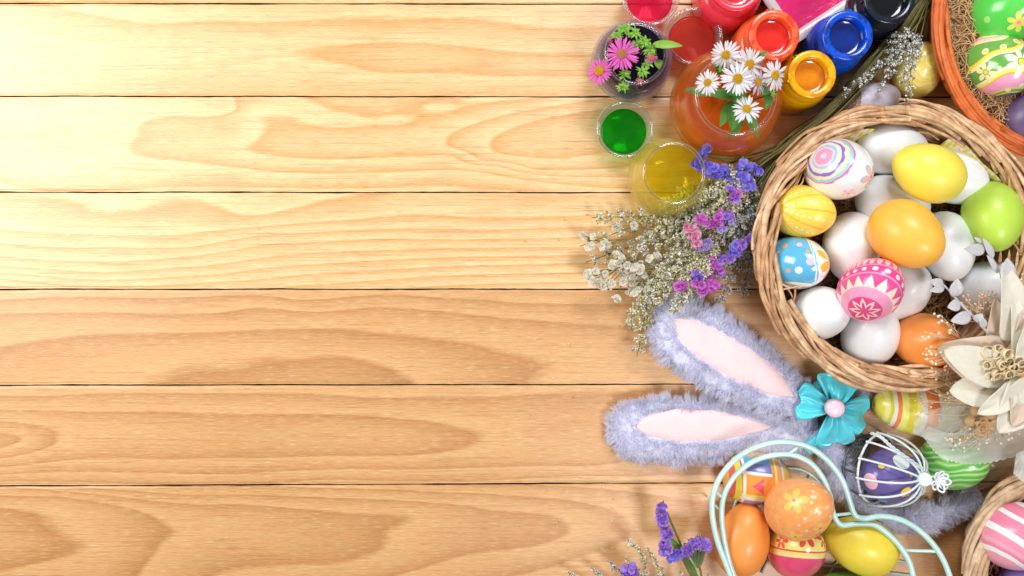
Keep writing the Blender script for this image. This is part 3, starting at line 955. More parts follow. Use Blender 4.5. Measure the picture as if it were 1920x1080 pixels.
solo('straw_nest', 'reddish brown straw bedding round the pink striped egg in the lower right basket', 'straw', *s1, red_straw, (cq[0], cq[1], 20), kind='stuff')


# ================================================================ GLASS
def glass_mat(name='clear_glass', tint=(1, 1, 1), amount=1.0, edge_glow=(.85, .93, .95)):
    b = B(name)
    lw = b.n('ShaderNodeLayerWeight'); lw.inputs['Blend'].default_value = .5
    f = E(b, lw.outputs['Facing'])
    edge = f.pow(3.0)
    tc = b.mix(edge, (*[t * .995 for t in tint], 1), (*[t * .95 for t in tint], 1))
    tr = b.n('ShaderNodeBsdfTransparent'); b.put(tr.inputs[0], tc)
    gl = b.n('ShaderNodeBsdfGlossy'); gl.inputs['Roughness'].default_value = .04
    fr = b.n('ShaderNodeFresnel'); fr.inputs['IOR'].default_value = 1.5
    mx = b.n('ShaderNodeMixShader'); b.put(mx.inputs[0], f.pow(4.0) * .6 + .07)
    df = b.n('ShaderNodeBsdfDiffuse'); df.inputs[0].default_value = (*edge_glow, 1)
    m0 = b.n('ShaderNodeMixShader'); b.put(m0.inputs[0], f.pow(3.0) * .42 * amount)  # pale diffuse colour at grazing angles stands in for bright edge highlights
    b.put(m0.inputs[1], tr.outputs[0]); b.put(m0.inputs[2], df.outputs[0])
    b.put(mx.inputs[1], m0.outputs[0]); b.put(mx.inputs[2], gl.outputs[0])
    b.put(b.out.inputs[0], mx.outputs[0])
    return b.m


def liquid_mat(name, tint, body, amt, ior=1.2, refr=.14):
    b = B(name)
    tr = b.n('ShaderNodeBsdfTransparent'); tr.inputs[0].default_value = (*tint, 1)
    ob_ = b.obj(); rp = b.noise(b.vscale(ob_, (.02 / U, .02 / U, .05 / U)), 1.0, 3, .5, 1.0)
    rf = b.n('ShaderNodeBsdfRefraction'); b.put(rf.inputs['Normal'], b.bump(rp, .5, 6)); rf.inputs[0].default_value = (*tint, 1); rf.inputs['IOR'].default_value = ior; rf.inputs['Roughness'].default_value = .0
    m0 = b.n('ShaderNodeMixShader'); m0.inputs[0].default_value = refr
    b.put(m0.inputs[1], tr.outputs[0]); b.put(m0.inputs[2], rf.outputs[0])
    df = b.n('ShaderNodeBsdfDiffuse'); df.inputs[0].default_value = (*body, 1)
    tl = b.n('ShaderNodeBsdfTranslucent'); tl.inputs[0].default_value = (*body, 1)
    bc = b.mix(b.ramp(rp, [(.40, (0, 0, 0, 1)), (.62, (1, 1, 1, 1))]), (*body, 1), tuple(min(1, v * 1.25 + .03) for v in body) + (1,))  # lighter noise streaks paint highlights into the dye colour
    b.put(df.inputs[0], bc); b.put(tl.inputs[0], bc)
    m1 = b.n('ShaderNodeMixShader'); m1.inputs[0].default_value = .5
    b.put(m1.inputs[1], df.outputs[0]); b.put(m1.inputs[2], tl.outputs[0])
    lw = b.n('ShaderNodeLayerWeight'); lw.inputs['Blend'].default_value = .5
    m2 = b.n('ShaderNodeMixShader'); b.put(m2.inputs[0], E(b, lw.outputs['Facing']).pow(2.5) * (amt * .8) + amt)
    b.put(m2.inputs[1], m0.outputs[0]); b.put(m2.inputs[2], m1.outputs[0])
    gl = b.n('ShaderNodeBsdfGlossy'); gl.inputs['Roughness'].default_value = .03
    fr = b.n('ShaderNodeFresnel'); fr.inputs['IOR'].default_value = 1.33
    m3 = b.n('ShaderNodeMixShader'); b.put(m3.inputs[0], E(b, lw.outputs['Facing']).pow(4.5) * .5 + .02)
    b.put(m3.inputs[1], m2.outputs[0]); b.put(m3.inputs[2], gl.outputs[0])
    b.put(b.out.inputs[0], m3.outputs[0])
    return b.m


glass = glass_mat()
glass_o = glass_mat('orange_lit_glass', (1, .93, .86), 1.0, (1, .30, .05))  # bowl glass: the dye's glow is put into tint and edge colour
glass_y = glass_mat('yellow_lit_glass', (1, .98, .86), 1.0, (1, .85, .22))
glass_v = glass_mat('violet_lit_glass', (.95, .93, .98), 1.0, (.70, .62, .85))


def arc_prof(pts, n):
    p = smooth_path([(a, b, 0) for a, b in pts], n)
    return p[:, :2]


def vessel(name, label, cat_, px, py, zr, outer, thick, foot, level, liq, org_group=None, gm=None):
    """px, py: where the rim's centre shows; outer: (r, z) points from foot to rim"""
    c = w(px, py, zr); c[2] = 0
    t = thing(name, label, cat_, c, org_group)
    O = arc_prof(outer, 36)
    I = O.copy(); I[:, 0] = np.maximum(O[:, 0] - thick, .3); I[:, 1] = foot + (O[:, 1]) * (O[-1, 1] - foot) / O[-1, 1]
    lip = [(O[-1, 0] + .6, O[-1, 1] + 1.6), (O[-1, 0] - thick / 2, O[-1, 1] + 2.8), (I[-1, 0] - .3, O[-1, 1] + 1.6)]
    prof = np.vstack([[(.3, .6)], [(O[0, 0] * .8, .4)], O, lip, I[::-1], [(.3, foot + .5)]])
    V, F = lathe(prof, c, 72)
    part('glass_wall', V, F, gm or glass, t)
    L_ = O[-1]; a_ = np.linspace(0, 2 * np.pi, 73)[:-1]
    part('glass_rim', *tubes(np.stack([c[0] + (L_[0] - thick / 2) * np.cos(a_), c[1] + (L_[0] - thick / 2) * np.sin(a_), L_[1] + 1.5 + 0 * a_], -1)[None], thick * .78, 8, closed=True), rimglass, t)
    # liquid body just inside the wall
    Li = I.copy(); Li[:, 0] -= .5
    Li = Li[Li[:, 1] <= level]
    Li = np.vstack([Li, [Li[-1, 0], level]])
    rr = np.linspace(1, .01, 10)[:, None]
    men = np.hstack([Li[-1, 0] * rr, level + 1.6 * rr ** 14 - .0])
    prof = np.vstack([[(.3, foot + 1.2)], Li + [0, 1.2], men[1:] + [0, 1.2]])
    V, F = lathe(prof, c, 72)
    part('liquid', V, F, liq, t)
    return t, c


rimglass = glass_mat('thick_glass_lip', (1, 1, 1), 1.9, (.92, .97, 1))  # white diffuse colour paints the bright highlight line along the lip
cup = lambda R, h: [(R * .66, 2), (R * .74, 5), (R * .84, h * .35), (R * .94, h * .72), (R * .985, h)]
L_green = liquid_mat('green_dye', (.12, .80, .12), (.005, .52, .005), .22)
L_red = liquid_mat('crimson_dye', (.99, .40, .52), (.98, .01, .13), .30)
L_coral = liquid_mat('coral_dye', (1, .56, .50), (1.0, .10, .06), .50)
L_violet = liquid_mat('violet_dye', (.10, .05, .16), (.025, .015, .06), .32)
L_orange = liquid_mat('orange_dye', (1, .78, .46), (1, .24, .01), .40)
L_yellow = liquid_mat('yellow_dye', (1, .96, .42), (1, .78, .01), .24)
vessel('glass_cup', 'small glass cup of clear green dye, alone on the bare table left of the bowls', 'glass', 1172, 243, 62, cup(52, 62), 4.5, 10, 40, L_green)
vessel('glass_cup', 'small glass cup of crimson dye cut by the top edge above the purple bowl', 'glass', 1220, -6, 66, cup(52, 66), 4.5, 10, 46, L_red)
vessel('glass_cup', 'small glass cup of coral red dye between the crimson cup and the orange bowl', 'glass', 1301, 68, 66, cup(52, 66), 4.5, 10, 44, L_coral)


def bowl(R, rr, h):
    zb = h * .47
    return [(R * .42, 1.5), (R * .62, h * .05), (R * .86, h * .20), (R * .985, h * .40), (R, h * .50), (R * .965, h * .68), (R * .86, h * .86), (rr * 1.02, h * .955), (rr, h)]


vessel('glass_bowl', 'small round glass bowl of dark violet dye holding pink asters', 'bowl', 1192, 101, 116, bowl(73, 54, 116), 4, 10, 84, L_violet, None, glass_v)
vessel('glass_bowl', 'large round glass bowl of orange dye holding white daisies', 'bowl', 1379, 179, 165, bowl(97, 69, 165), 4.5, 14, 104, L_orange, None, glass_o)
vessel('glass_bowl', 'round glass bowl of clear yellow dye beside the dried flowers', 'bowl', 1263, 325, 128, bowl(71, 54, 128), 4, 12, 82, L_yellow, None, glass_y)

# ================================================================ PAINT JARS
def jar(label, px, py, zr, R, rn, c_pl, c_paint, level=.72, ro=None, cat_='paint jar'):
    c = w(px, py, zr); c[2] = 0
    t = thing('paint_jar', label, cat_, c, 'plastic pots of poster paint')
    h = zr
    ro = ro or rn + 2.5
    z0 = h * .60
    prof = [(.3, 1.5), (R * .9, 1), (R * .98, 5), (R, 12), (R, z0 * .5), (R, z0 - 8), (R * .985, z0 - 2), (R * .93, z0 + 5), (rn + 4, z0 + 11), (rn, z0 + 13)]
    zt = z0 + 16
    for q in range(3):                     # screw threads
        prof += [(rn, zt), (rn + 4.4, zt + 1.8), (rn + 4.4, zt + 3.2), (rn, zt + 5)]
        zt += 7.2
    prof += [(rn, h - 9), (ro, h - 7), (ro + .8, h - 4), (ro, h - 1), (ro - 2, h), (rn - 8, h), (rn - 9.5, h - 1.5), (rn - 10, h - 5), (rn - 10, z0 + 8), (R - 8, z0 - 4), (R - 8, 8), (.3, 7)]
    V, F = lathe(prof, c, 72)
    pl = B('coloured_plastic')
    n = pl.noise(pl.obj(), .03 / U, 3)
    col = pl.mix((n * 1.6 - .3), c_pl, tuple(min(1, v * 1.12) for v in c_pl[:3]) + (1,))
    zz_ = pl.xyz(pl.obj())[2]
    sm = (zz_ > (h - 14) * U) & (pl.noise(pl.obj(), .05 / U, 4, .6) > .57)
    col = pl.mix(sm * .8, col, c_paint)
    pl = pl.pbr(col, n * .2 + .14, .5, 0, pl.bump(n, .2, 1.5), trans=.18)
    part('pot', V, F, pl, t)
    zl = z0 + (h - z0) * (level - .22)
    rr = np.linspace(1, .01, 14)
    a = np.arange(48) * 2 * np.pi / 48
    ri = rn - 10.3 if zl > z0 + 8 else rn - 10.3
    rg = np.random.default_rng(int(px))
    zz = zl + 2 * rr[:, None] ** 10 + 0 * a
    P = np.stack([c[0] + ri * rr[:, None] * np.cos(a), c[1] + ri * rr[:, None] * np.sin(a), zz], -1)
    P = np.concatenate([P, P[:, :1]], 1)
    pb = B('poster_paint')
    nn = pb.noise(pb.obj(), .04 / U, 4, .6, .8)
    pc = pb.mix((nn * 2 - .5), c_paint, tuple(v * .8 for v in c_paint[:3]) + (1,))
    pb = pb.pbr(pc, .16, .6, 0, pb.bump(nn, .25, 1.0))
    V2, F2 = grid(P)
    part('paint', V2, F2[:, ::-1], pb, t)
    # smears of paint on the neck: a thin drip
    for q in range(3):
        an = rg.uniform(0, 6.28)
        zz = np.linspace(h - 2, h - 2 - rg.uniform(12, 26), 6)
        rr_ = np.full(6, rn + 2.4); rr_[:2] = ro + .4
        D = np.stack([c[0] + rr_ * np.cos(an), c[1] + rr_ * np.sin(an), zz], -1)
        part('paint_drip', *tubes(D[None], np.linspace(3.2, 1.8, 6)[None], 6), pl, t)
    return t


jar('yellow paint pot with amber paint, open, right of the daisies', 1523, 139, 132, 49, 39, srgb('#fdbd08'), srgb('#e8930a'))
jar('coral orange paint pot with red paint, open, above the daisies', 1452, 65, 138, 54, 41, srgb('#fa6a3c'), srgb('#ee3226'))
jar('royal blue paint pot with dark blue paint, open', 1590, 66, 134, 52, 41, srgb('#0a55dc'), srgb('#08318c'))
jar('black navy paint pot cut by the top edge of the photograph', 1669, -4, 132, 54, 42, srgb('#16202e'), srgb('#070b16'))
jar('pinkish red paint pot cut by the top edge, left of the coral orange pot', 1382, -28, 128, 57, 43, srgb('#f83c50'), srgb('#e41f3c'))

# square white tray of magenta paint
c = w(1512, -32, 60); c[2] = 0
ty = thing('paint_tray', 'white square plastic tray with magenta paint at the top edge, tilted a quarter turn', 'tray', c)


def rsq(h, rad, z, n=6, rot=math.radians(33)):
    out = []
    for q in range(4):
        for s in range(n + 1):
            a = q * np.pi / 2 + s / n * np.pi / 2
            cx_, cy_ = [(1, 1), (-1, 1), (-1, -1), (1, -1)][q]
            x, y = cx_ * (h - rad) + rad * np.cos(a), cy_ * (h - rad) + rad * np.sin(a)
            out.append((x * math.cos(rot) - y * math.sin(rot), x * math.sin(rot) + y * math.cos(rot), z))
    return np.array(out)


def loft(rings):
    K, S = len(rings), len(rings[0])
    V = np.concatenate(rings)
    i = np.arange(K - 1)[:, None] * S; j = np.arange(S)[None]; j2 = (j + 1) % S
    return V, np.stack([i + j, i + j2, i + S + j2, i + S + j], -1).reshape(-1, 4)


white_pl = plain('white_plastic', srgb('#e6e0e2'), .3, .3, trans=.15)
rings = [rsq(1, .4, 2), rsq(62, 9, 2), rsq(66, 10, 8), rsq(74, 10, 52), rsq(82, 12, 56), rsq(83, 12, 58), rsq(82, 12, 60), rsq(66, 10, 60), rsq(63, 9, 57), rsq(58, 9, 12), rsq(1, .4, 10)]
V, F = loft(rings)
part('tray', V + c, F, white_pl, ty)
mg = B('magenta_paint'); nn = mg.noise(mg.obj(), .03 / U, 4, .6, 1)
mg = mg.pbr(mg.mix(nn, srgb('#ea1a5a'), srgb('#d4147c')), .15, .6, 0, mg.bump(nn, .4, 2))
V, F = loft([rsq(61.5, 9, 44), rsq(40, 6, 43.2), rsq(20, 3, 43), rsq(1, .3, 43.4)])
part('paint', V + c, F, mg, ty)

# ================================================================ FLOWERS
def leaf_geo(A, Bp, wd, bow=6, fold=.35, n=12, m=5, ser=0., side=None, tipw=1.0):
    """a blade from A to Bp, wd wide, arched and folded along its rib"""
    A, Bp = np.asarray(A, float), np.asarray(Bp, float)
    d = Bp - A; L = np.linalg.norm(d); d /= L
    s = np.linspace(0, 1, n)
    up = np.array([0, 0, 1.0]) if side is None else np.asarray(side, float)
    sd = np.cross(up, d); sd /= np.linalg.norm(sd) + 1e-9
    nn = np.cross(d, sd)
    wid = wd / 2 * np.sin(np.pi * np.clip(s, 0, 1) ** .75) ** .8 * (1 + ser * np.abs(np.sin(s * 22))) + .25
    t = np.linspace(-1, 1, m)
    P = (A + d * (L * s)[:, None] + nn * (bow * np.sin(np.pi * s))[:, None])[:, None, :] + sd * (wid[:, None] * t)[..., None] + nn * (fold * wid[:, None] * np.abs(t))[..., None]
    return grid(P)


def green(name, a, b2, rough=.45): 
    b = B(name)
    return b.pbr(b.mix(b.noise(b.obj(), .06 / U, 3) * 1.4 - .2, a, b2), rough, .1, trans=.25)


leaf_m = green('leaf_green', srgb('#3d7a34'), srgb('#6aa84a'))
fresh_m = green('fresh_green', srgb('#7ab53c'), srgb('#9ccc4c'))
stem_m = green('stem_green', srgb('#7d8a4e'), srgb('#5f6c3c'))
dry_stem = green('dry_stem', srgb('#97934f'), srgb('#6e6038'), .7)


def petal_mesh(name, L, W, mat, cup=.12, notch=.12, n=7, m=4):
    s = np.linspace(0, 1, n); t = np.linspace(-1, 1, m)
    wid = W / 2 * (.42 + .58 * np.sin(np.pi * (s * .62 + .06)))
    wid[-1] *= .62
    x = L * s[:, None] - (notch * L * (np.abs(t) ** 2))[None] * (s[:, None] ** 6)
    P = np.stack([x + 0 * t, wid[:, None] * t, cup * L * (s[:, None] ** 2) * -1 + .12 * W * np.abs(t)[None] + 0 * x], -1)
    V, F = grid(P)
    me = mesh(name, V, F)
    me.materials.append(mat)
    return me


daisy_white = plain('daisy_petal_white', srgb('#f1f2f4'), .5, trans=.3, var=(.1, srgb('#e4e6f0')))
lilac_white = plain('lilac_petal', srgb('#dcd3ec'), .5, trans=.3)
aster_pink = plain('aster_petal_pink', srgb('#df4fb8'), .5, trans=.3, var=(.08, srgb('#ee79cc')))
disc_yel = plain('flower_disc_yellow', srgb('#f0c81a'), .7, bump=(.45, 1, 3), var=(.5, srgb('#d9a010')))
disc_red = plain('flower_disc_red', srgb('#b8502a'), .7, bump=(.45, 1, 3), var=(.5, srgb('#f0d27a')))
me_daisy = petal_mesh('daisy_petal', 24, 4.5, daisy_white)
me_lilac = petal_mesh('lilac_petal', 24, 4.2, lilac_white)
me_aster = petal_mesh('aster_petal', 24, 3.9, aster_pink)


def disc_geo(c, r, seed=0, tilt=(0, 0)):
    """a domed disc made of many small florets"""
    L = [ball((0, 0, 0), r * .88, 14, 8, (1, 1, .45))]
    n = 60
    for i in range(n):
        q = math.sqrt((i + .5) / n) * .93; a = i * 2.39996
        L.append(ball((r * q * math.cos(a), r * q * math.sin(a), r * .42 * math.sqrt(max(0, 1 - q * q))), r * .12, 6, 5, (1, 1, 1.7)))
    V, F = cat(*L)
    R = np.array(Euler((tilt[0], tilt[1], 0)).to_matrix())
    return V @ R.T + c, F


def flower(name, label, px, py, z, R, base, pet, dm, group, n=24, tilt=(0, 0), seed=0, layers=2, dr=.34, ctg='flower'):
    r = np.random.default_rng(seed + int(px))
    c = w(px, py, z)
    t = thing(name, label, ctg, c, group)
    R = R * kz(z)
    E0 = Euler((tilt[0], tilt[1], 0)).to_matrix()
    for l in range(layers):
        for i in range(n // layers):
            a = (i + .5 * l + r.uniform(-.16, .16)) * 2 * np.pi / (n // layers)
            rt = (E0 @ Euler((r.uniform(-.4, .4), r.uniform(-.26, .20) - .10 * l, a), 'XYZ').to_matrix()).to_euler()
            off = E0 @ Vector((math.cos(a) * R * .16, math.sin(a) * R * .16, -1.2 * l))
            s = R / 25.5 * r.uniform(.84, 1.08)
            shared('petal', pet, t, c + np.array(off), rt, (s, s * r.uniform(.85, 1.1), s))
    part('flower_disc', *disc_geo(c + [0, 0, .5], R * dr, 1, tilt), dm, t)
    b0 = np.asarray(base, float)
    mid = (c + b0) / 2 + [r.uniform(-8, 8), r.uniform(-8, 8), 8]
    P = smooth_path([c - [0, 0, 2], c - [0, 0, 14] + (b0 - c) * .06, mid, b0], 16)
    part('stem', *tubes(P[None], 1.6, 6), stem_m, t)
    V, F = ball(c - np.array(E0 @ Vector((0, 0, 4))), R * .24, 10, 6, (1, 1, .9))
    part('calyx', V, F, leaf_m, t)
    return t


GD = 'white daisies in the orange bowl'
bo = w(1379, 179, 165)
for (px, py, R, z, tl, lab) in [
    (1361, 103, 27, 198, (.42, -.2), 'white daisy topmost of the bunch in the orange bowl'),
    (1405, 121, 30, 188, (.3, .25), 'white daisy of the upper middle, partly behind the daisy in front of it'),
    (1383, 148, 30, 206, (0, 0), 'large white daisy in the middle of the bunch facing straight up'),
    (1327, 155, 23, 184, (.05, -.5), 'small white daisy leftmost of the bunch in the orange bowl'),
    (1453, 141, 28, 194, (.15, .5), 'white daisy reaching furthest right over the yellow paint pot'),
    (1400, 205, 27, 196, (-.35, .1), 'white daisy lowest of the bunch in the orange bowl')]:
    b0 = (bo[0] + (px - 1379) * .25, bo[1] - (py - 150) * .25, 22)
    flower('white_daisy', lab, px, py, z, R, b0, me_daisy, disc_yel, GD, 26, tl)
flower('lilac_daisy', 'faded lilac daisy half hidden between the white daisies', 1421, 154, 182, 24, (bo[0], bo[1], 22), me_lilac, disc_yel, None, 20, (-.1, .4))
GA = 'pink asters in the violet bowl'
bv = w(1192, 101, 116)
flower('pink_aster', 'large magenta pink aster lying over the rim of the violet bowl', 1166, 101, 142, 31, (bv[0], bv[1], 20), me_aster, disc_red, GA, 30, (0, -.12), dr=.3)
flower('pink_aster', 'magenta pink aster hanging out over the left side of the violet bowl', 1124, 133, 118, 25, (bv[0] - 10, bv[1], 24), me_aster, disc_yel, GA, 30, (-.1, -.45), dr=.40)
flower('pink_aster', 'small half open pink aster bud at the right inside the violet bowl', 1221, 107, 134, 11.5, (bv[0] + 8, bv[1], 22), me_aster, disc_red, GA, 20, (0, .2), dr=.5)
flower('pink_aster', 'tiny pink aster bud at the near rim of the violet bowl', 1200, 152, 128, 8.5, (bv[0], bv[1] - 8, 22), me_aster, disc_red, GA, 16, (-.3, .1), dr=.5)
flower('pink_aster', 'tiny pale aster bud at the far left rim of the violet bowl', 1144, 74, 128, 6.5, (bv[0] - 8, bv[1] + 8, 22), me_aster, disc_red, GA, 14, (.3, -.2), dr=.5)


def sprig(name, label, base, leaves, mat, ctg='leaves'):
    t = thing(name, label, ctg, base)
    for (A, Bp, wd) in leaves:
        a, b_ = w(*A), w(*Bp)
        V, F = leaf_geo(a, b_, wd, 5, .3, ser=.12)
        part('leaf', V, F, mat, t)
    pts = [np.asarray(base, float)] + [(w(*A)) for (A, Bp, wd) in leaves[:3]]
    part('stem', *tubes(smooth_path(pts, 14)[None], 1.5, 6), stem_m, t)
    return t


sprig('daisy_leaves', 'dark green lance shaped leaves under the white daisies in the orange bowl', (bo[0], bo[1], 24), [
    ((1385, 180, 150), (1322, 176, 172), 17), ((1370, 190, 150), (1350, 238, 158), 18), ((1378, 195, 150), (1372, 246, 160), 24),
    ((1372, 182, 160), (1412, 200, 172), 17), ((1388, 190, 150), (1424, 262, 128), 18), ((1350, 140, 165), (1340, 112, 175), 12),
    ((1422, 168, 165), (1446, 176, 172), 15), ((1440, 175, 160), (1436, 206, 160), 14), ((1420, 110, 170), (1440, 96, 176), 8),
    ((1330, 178, 140), (1282, 168, 120), 13), ((1378, 120, 160), (1364, 150, 170), 14), ((1392, 225, 140), (1365, 262, 120), 12), ((1400, 170, 165), (1362, 176, 168), 16)], leaf_m)
rs = np.random.default_rng(3)
buds_ = []
lv = [((1222, 84, 136), (1280, 86, 140), 13), ((1232, 112, 110), (1236, 130, 112), 14)]
for (cx, cy, n, z) in [(1172, 54, 12, 132), (1160, 66, 8, 128), (1190, 62, 8, 134), (1208, 80, 14, 134), (1218, 92, 10, 132), (1196, 82, 7, 128), (1204, 134, 9, 126), (1170, 140, 8, 118), (1180, 90, 8, 120), (1168, 162, 9, 112), (1212, 120, 6, 124)]:
    bud = []
    for q in range(n * 3):
        a = q * 2.4 + rs.uniform(0, .7); L = rs.uniform(5, 16)
        bud.append(leaf_geo(w(cx + rs.uniform(-3, 3), cy + rs.uniform(-3, 3), z), w(cx + L * math.cos(a), cy + L * math.sin(a), z + rs.uniform(-5, 9)), rs.uniform(1.8, 4.6), rs.uniform(1, 5), .3, 7, 3))
    buds_.append(cat(*bud))
asp = sprig('aster_leaves', 'bright green aster buds and narrow leaves inside the violet bowl', (bv[0], bv[1], 24), lv, fresh_m)
for V_, F_ in buds_: part('bud', V_, F_, fresh_m, asp)
lv = []
for (cx, cy, n, z) in [(1450, 175, 9, 176), (1352, 131, 9, 176), (1438, 152, 9, 186)]:
    for q in range(n):
        a = q * 2.4; L = rs.uniform(5, 8)
        lv.append(((cx, cy, z), (cx + L * math.cos(a), cy + L * math.sin(a), z + 2), 3.5))
sprig('daisy_buds', 'small light green daisy buds between the white daisies', (bo[0], bo[1], 24), lv, fresh_m)

# ---- dried bouquet: sprigs of fine florets, statice heads and white blossom
cas_m = B('dried_floret')
ri = cas_m.rnd()
cc = cas_m.ramp(ri, [(0, srgb('#fffdf6')), (.22, srgb('#e9ecc6')), (.40, srgb('#cdd292')), (.58, srgb('#efe8f6')), (.68, srgb('#bfb6de')), (.76, srgb('#b4b070')), (.88, srgb('#eadfa6')), (1, srgb('#fffdf8'))], 'CONSTANT')
cas_m = cas_m.pbr(cc, .7, trans=.3)
blue_m = B('cool_floret'); ri = blue_m.rnd()
cc = blue_m.ramp(ri, [(0, srgb('#f2f3f4')), (.3, srgb('#cfd2dc')), (.5, srgb('#a9aead')), (.65, srgb('#86885e')), (.8, srgb('#e4e4e2')), (1, srgb('#f6f6f4'))], 'CONSTANT')
blue_m = blue_m.pbr(cc, .7, trans=.2)


def florets(P, size, r):
    """tiny five sided cups, one at each point"""
    n = len(P)
    d = r.normal(0, 1, (n, 3)); d[:, 2] = np.abs(d[:, 2]) + .9
    d /= np.linalg.norm(d, axis=1, keepdims=True)
    ref = np.where(np.abs(d[:, 2:3]) < .9, [[0, 0, 1.0]], [[1.0, 0, 0]])
    e1 = np.cross(d, ref); e1 /= np.linalg.norm(e1, axis=1, keepdims=True); e2 = np.cross(d, e1)
    s = size * r.uniform(.6, 1.3, n)
    ring = []
    for j in range(5):
        a = j * 2 * np.pi / 5
        ring.append(P + (e1 * math.cos(a) + e2 * math.sin(a)) * s[:, None] * r.uniform(.7, 1.2, (n, 1)) + d * s[:, None] * .9)
    V = np.stack([P] + ring, 1)
    b = (np.arange(n) * 6)[:, None]
    F = np.concatenate([np.stack([b[:, 0], b[:, 0] + 1 + j, b[:, 0] + 1 + (j + 1) % 5], -1) for j in range(5)])
    return V.reshape(-1, 3), F


def caspia(label, pts, r, mat=None, dens=1.0, side=(16, 46), frac0=.35, fs=1.9, group=None, stem_r=1.8, width=1.0, name='caspia_sprig'):
    """pts: main stem through photo points (px, py, z) from root to tip"""
    C = smooth_path([w(*p) for p in pts], 40)
    seg = np.linalg.norm(np.diff(C, axis=0), axis=1); L = seg.sum()
    t = thing(name, label, 'dried flowers', C[0], group)
    part('stem', *tubes(C[None], np.linspace(stem_r, .7, 40)[None], 6), dry_stem, t)
    tw, pts_ = [], []
    T = np.gradient(C, axis=0); T /= np.linalg.norm(T, axis=1, keepdims=True)
    nb = int(L * (1 - frac0) / 5.0 * dens)
    for i in range(nb):
        f = frac0 + (1 - frac0) * (i + r.uniform(0, 1)) / nb
        j = min(38, int(f * 39))
        d = T[j]
        perp = np.array([-d[1], d[0], 0]) * (1 if i % 2 else -1)
        ln = (side[0] + (side[1] - side[0]) * (1 - (f - frac0) / (1 - frac0)) ** .8) * r.uniform(.6, 1.1) * width
        dirv = d * .85 + perp * r.uniform(.35, .95) + np.array([0, 0, r.uniform(-.35, .6)])
        dirv /= np.linalg.norm(dirv)
        e = C[j] + dirv * ln + perp * ln * .12
        e[2] = max(e[2], 5)
        m = C[j] + dirv * ln * .5 + [0, 0, 2]
        q = smooth_path([C[j], m, e], 8)
        tw.append(q)
        k = int(ln * 1.15 * dens) + 3
        u = r.uniform(.18, 1, k)
        pp = q[(u * 7).astype(int)] + r.normal(0, 2.2 * width, (k, 3))
        pts_.append(pp)
        for s_ in range(2):
            jj = r.integers(2, 6)
            pe = q[jj] + (dirv * .8 + perp * r.uniform(-1, 1) * .8 + [0, 0, r.uniform(-.2, .4)]) * ln * .32
            pe[2] = max(pe[2], 4)
            tw.append(smooth_path([q[jj], (q[jj] + pe) / 2 + [0, 0, 1], pe], 8))
            k = int(ln * .40 * dens) + 2
            u = r.uniform(.2, 1, k)[:, None]
            pts_.append(q[jj] * (1 - u) + pe * u + r.normal(0, 1.5, (k, 3)))
    tw = np.array(tw)
    part('twigs', *tubes(tw, np.repeat(np.linspace(.75, .4, 8)[None], len(tw), 0), 4, caps=False), dry_stem, t, kind='stuff')
    PP = np.concatenate(pts_); PP[:, 2] = np.maximum(PP[:, 2], 3)
    V, F = florets(PP, fs, r)
    part('florets', V, F, mat or cas_m, t, kind='stuff', smooth=False)
    return t


r = np.random.default_rng(77)
GC = 'fine grey green sprigs of the long dried bouquet'
root = (1738, -5, 60)
tips = [  # tip x, y, via x, y, tip height, which label
    (1087, 462, 1250, 400, 30, 'reaching furthest left over the bare table'),
    (1108, 408, 1240, 402, 34, 'with its tip pointing up left, under the yellow bowl'),
    (1098, 492, 1240, 440, 26, 'in the lower left, its tip among white blossom'),
    (1194, 668, 1225, 540, 40, 'hanging down past the tip of the furry ear'),
    (1172, 612, 1240, 520, 60, 'curling down beside the white blossom'),
    (1225, 575, 1290, 480, 80, 'lying on the tip of the furry ear'),
    (1262, 590, 1310, 500, 92, 'with a forked tip resting on the furry ear'),
    (1150, 500, 1280, 430, 50, 'in the left middle of the dried bouquet'),
    (1190, 455, 1300, 400, 60, 'just below the yellow bowl'),
    (1246, 418, 1340, 380, 70, 'just below the near side of the yellow bowl'),
    (1312, 372, 1380, 335, 100, 'at the right side of the yellow bowl'),
    (1240, 520, 1320, 440, 66, 'beside the pink statice heads'),
    (1300, 560, 1370, 440, 56, 'below the pink statice heads'),
    (1345, 575, 1400, 450, 36, 'in shade close to the round basket'),
    (1392, 560, 1415, 440, 30, 'lying closest to the round basket'),
    (1285, 470, 1370, 380, 90, 'in the centre of the bouquet'),
    (1320, 420, 1385, 350, 98, 'under the violet statice heads'),
    (1335, 520, 1385, 420, 74, 'between the pink and violet statice heads'),
    (1375, 480, 1405, 400, 60, 'along the left wall of the round basket'),
    (1262, 455, 1340, 400, 70, 'above the pink statice heads')]
for i, (tx, ty_, vx, vy, tz, lab) in enumerate(tips):
    ox, oy = r.uniform(-14, 14), r.uniform(-10, 10)
    pts = [(root[0] + ox, root[1] + oy * 2, 50 + r.uniform(0, 30)), (1652 + ox * .6, 100 + oy, 52 + r.uniform(0, 30)), (1562 + ox * .3, 204 + oy * .5, 50 + r.uniform(0, 24)), (1462 + ox * .5, 282 + oy * .8, 60 + r.uniform(0, 20)), ((vx + 1462 * .4) / 1.4, (vy + 282 * .4) / 1.4, (tz + 60) / 2 + 12), (vx, vy, tz + 8), (tx, ty_, tz)]
    dark = i in (13, 14, 17, 18)  # sprigs in shadow take the greyer florets, shade put into their colour
    caspia('grey green dried sprig ' + lab, pts, r, blue_m if dark else cas_m, 1.0, (14, 38), .63, 1.75, GC)
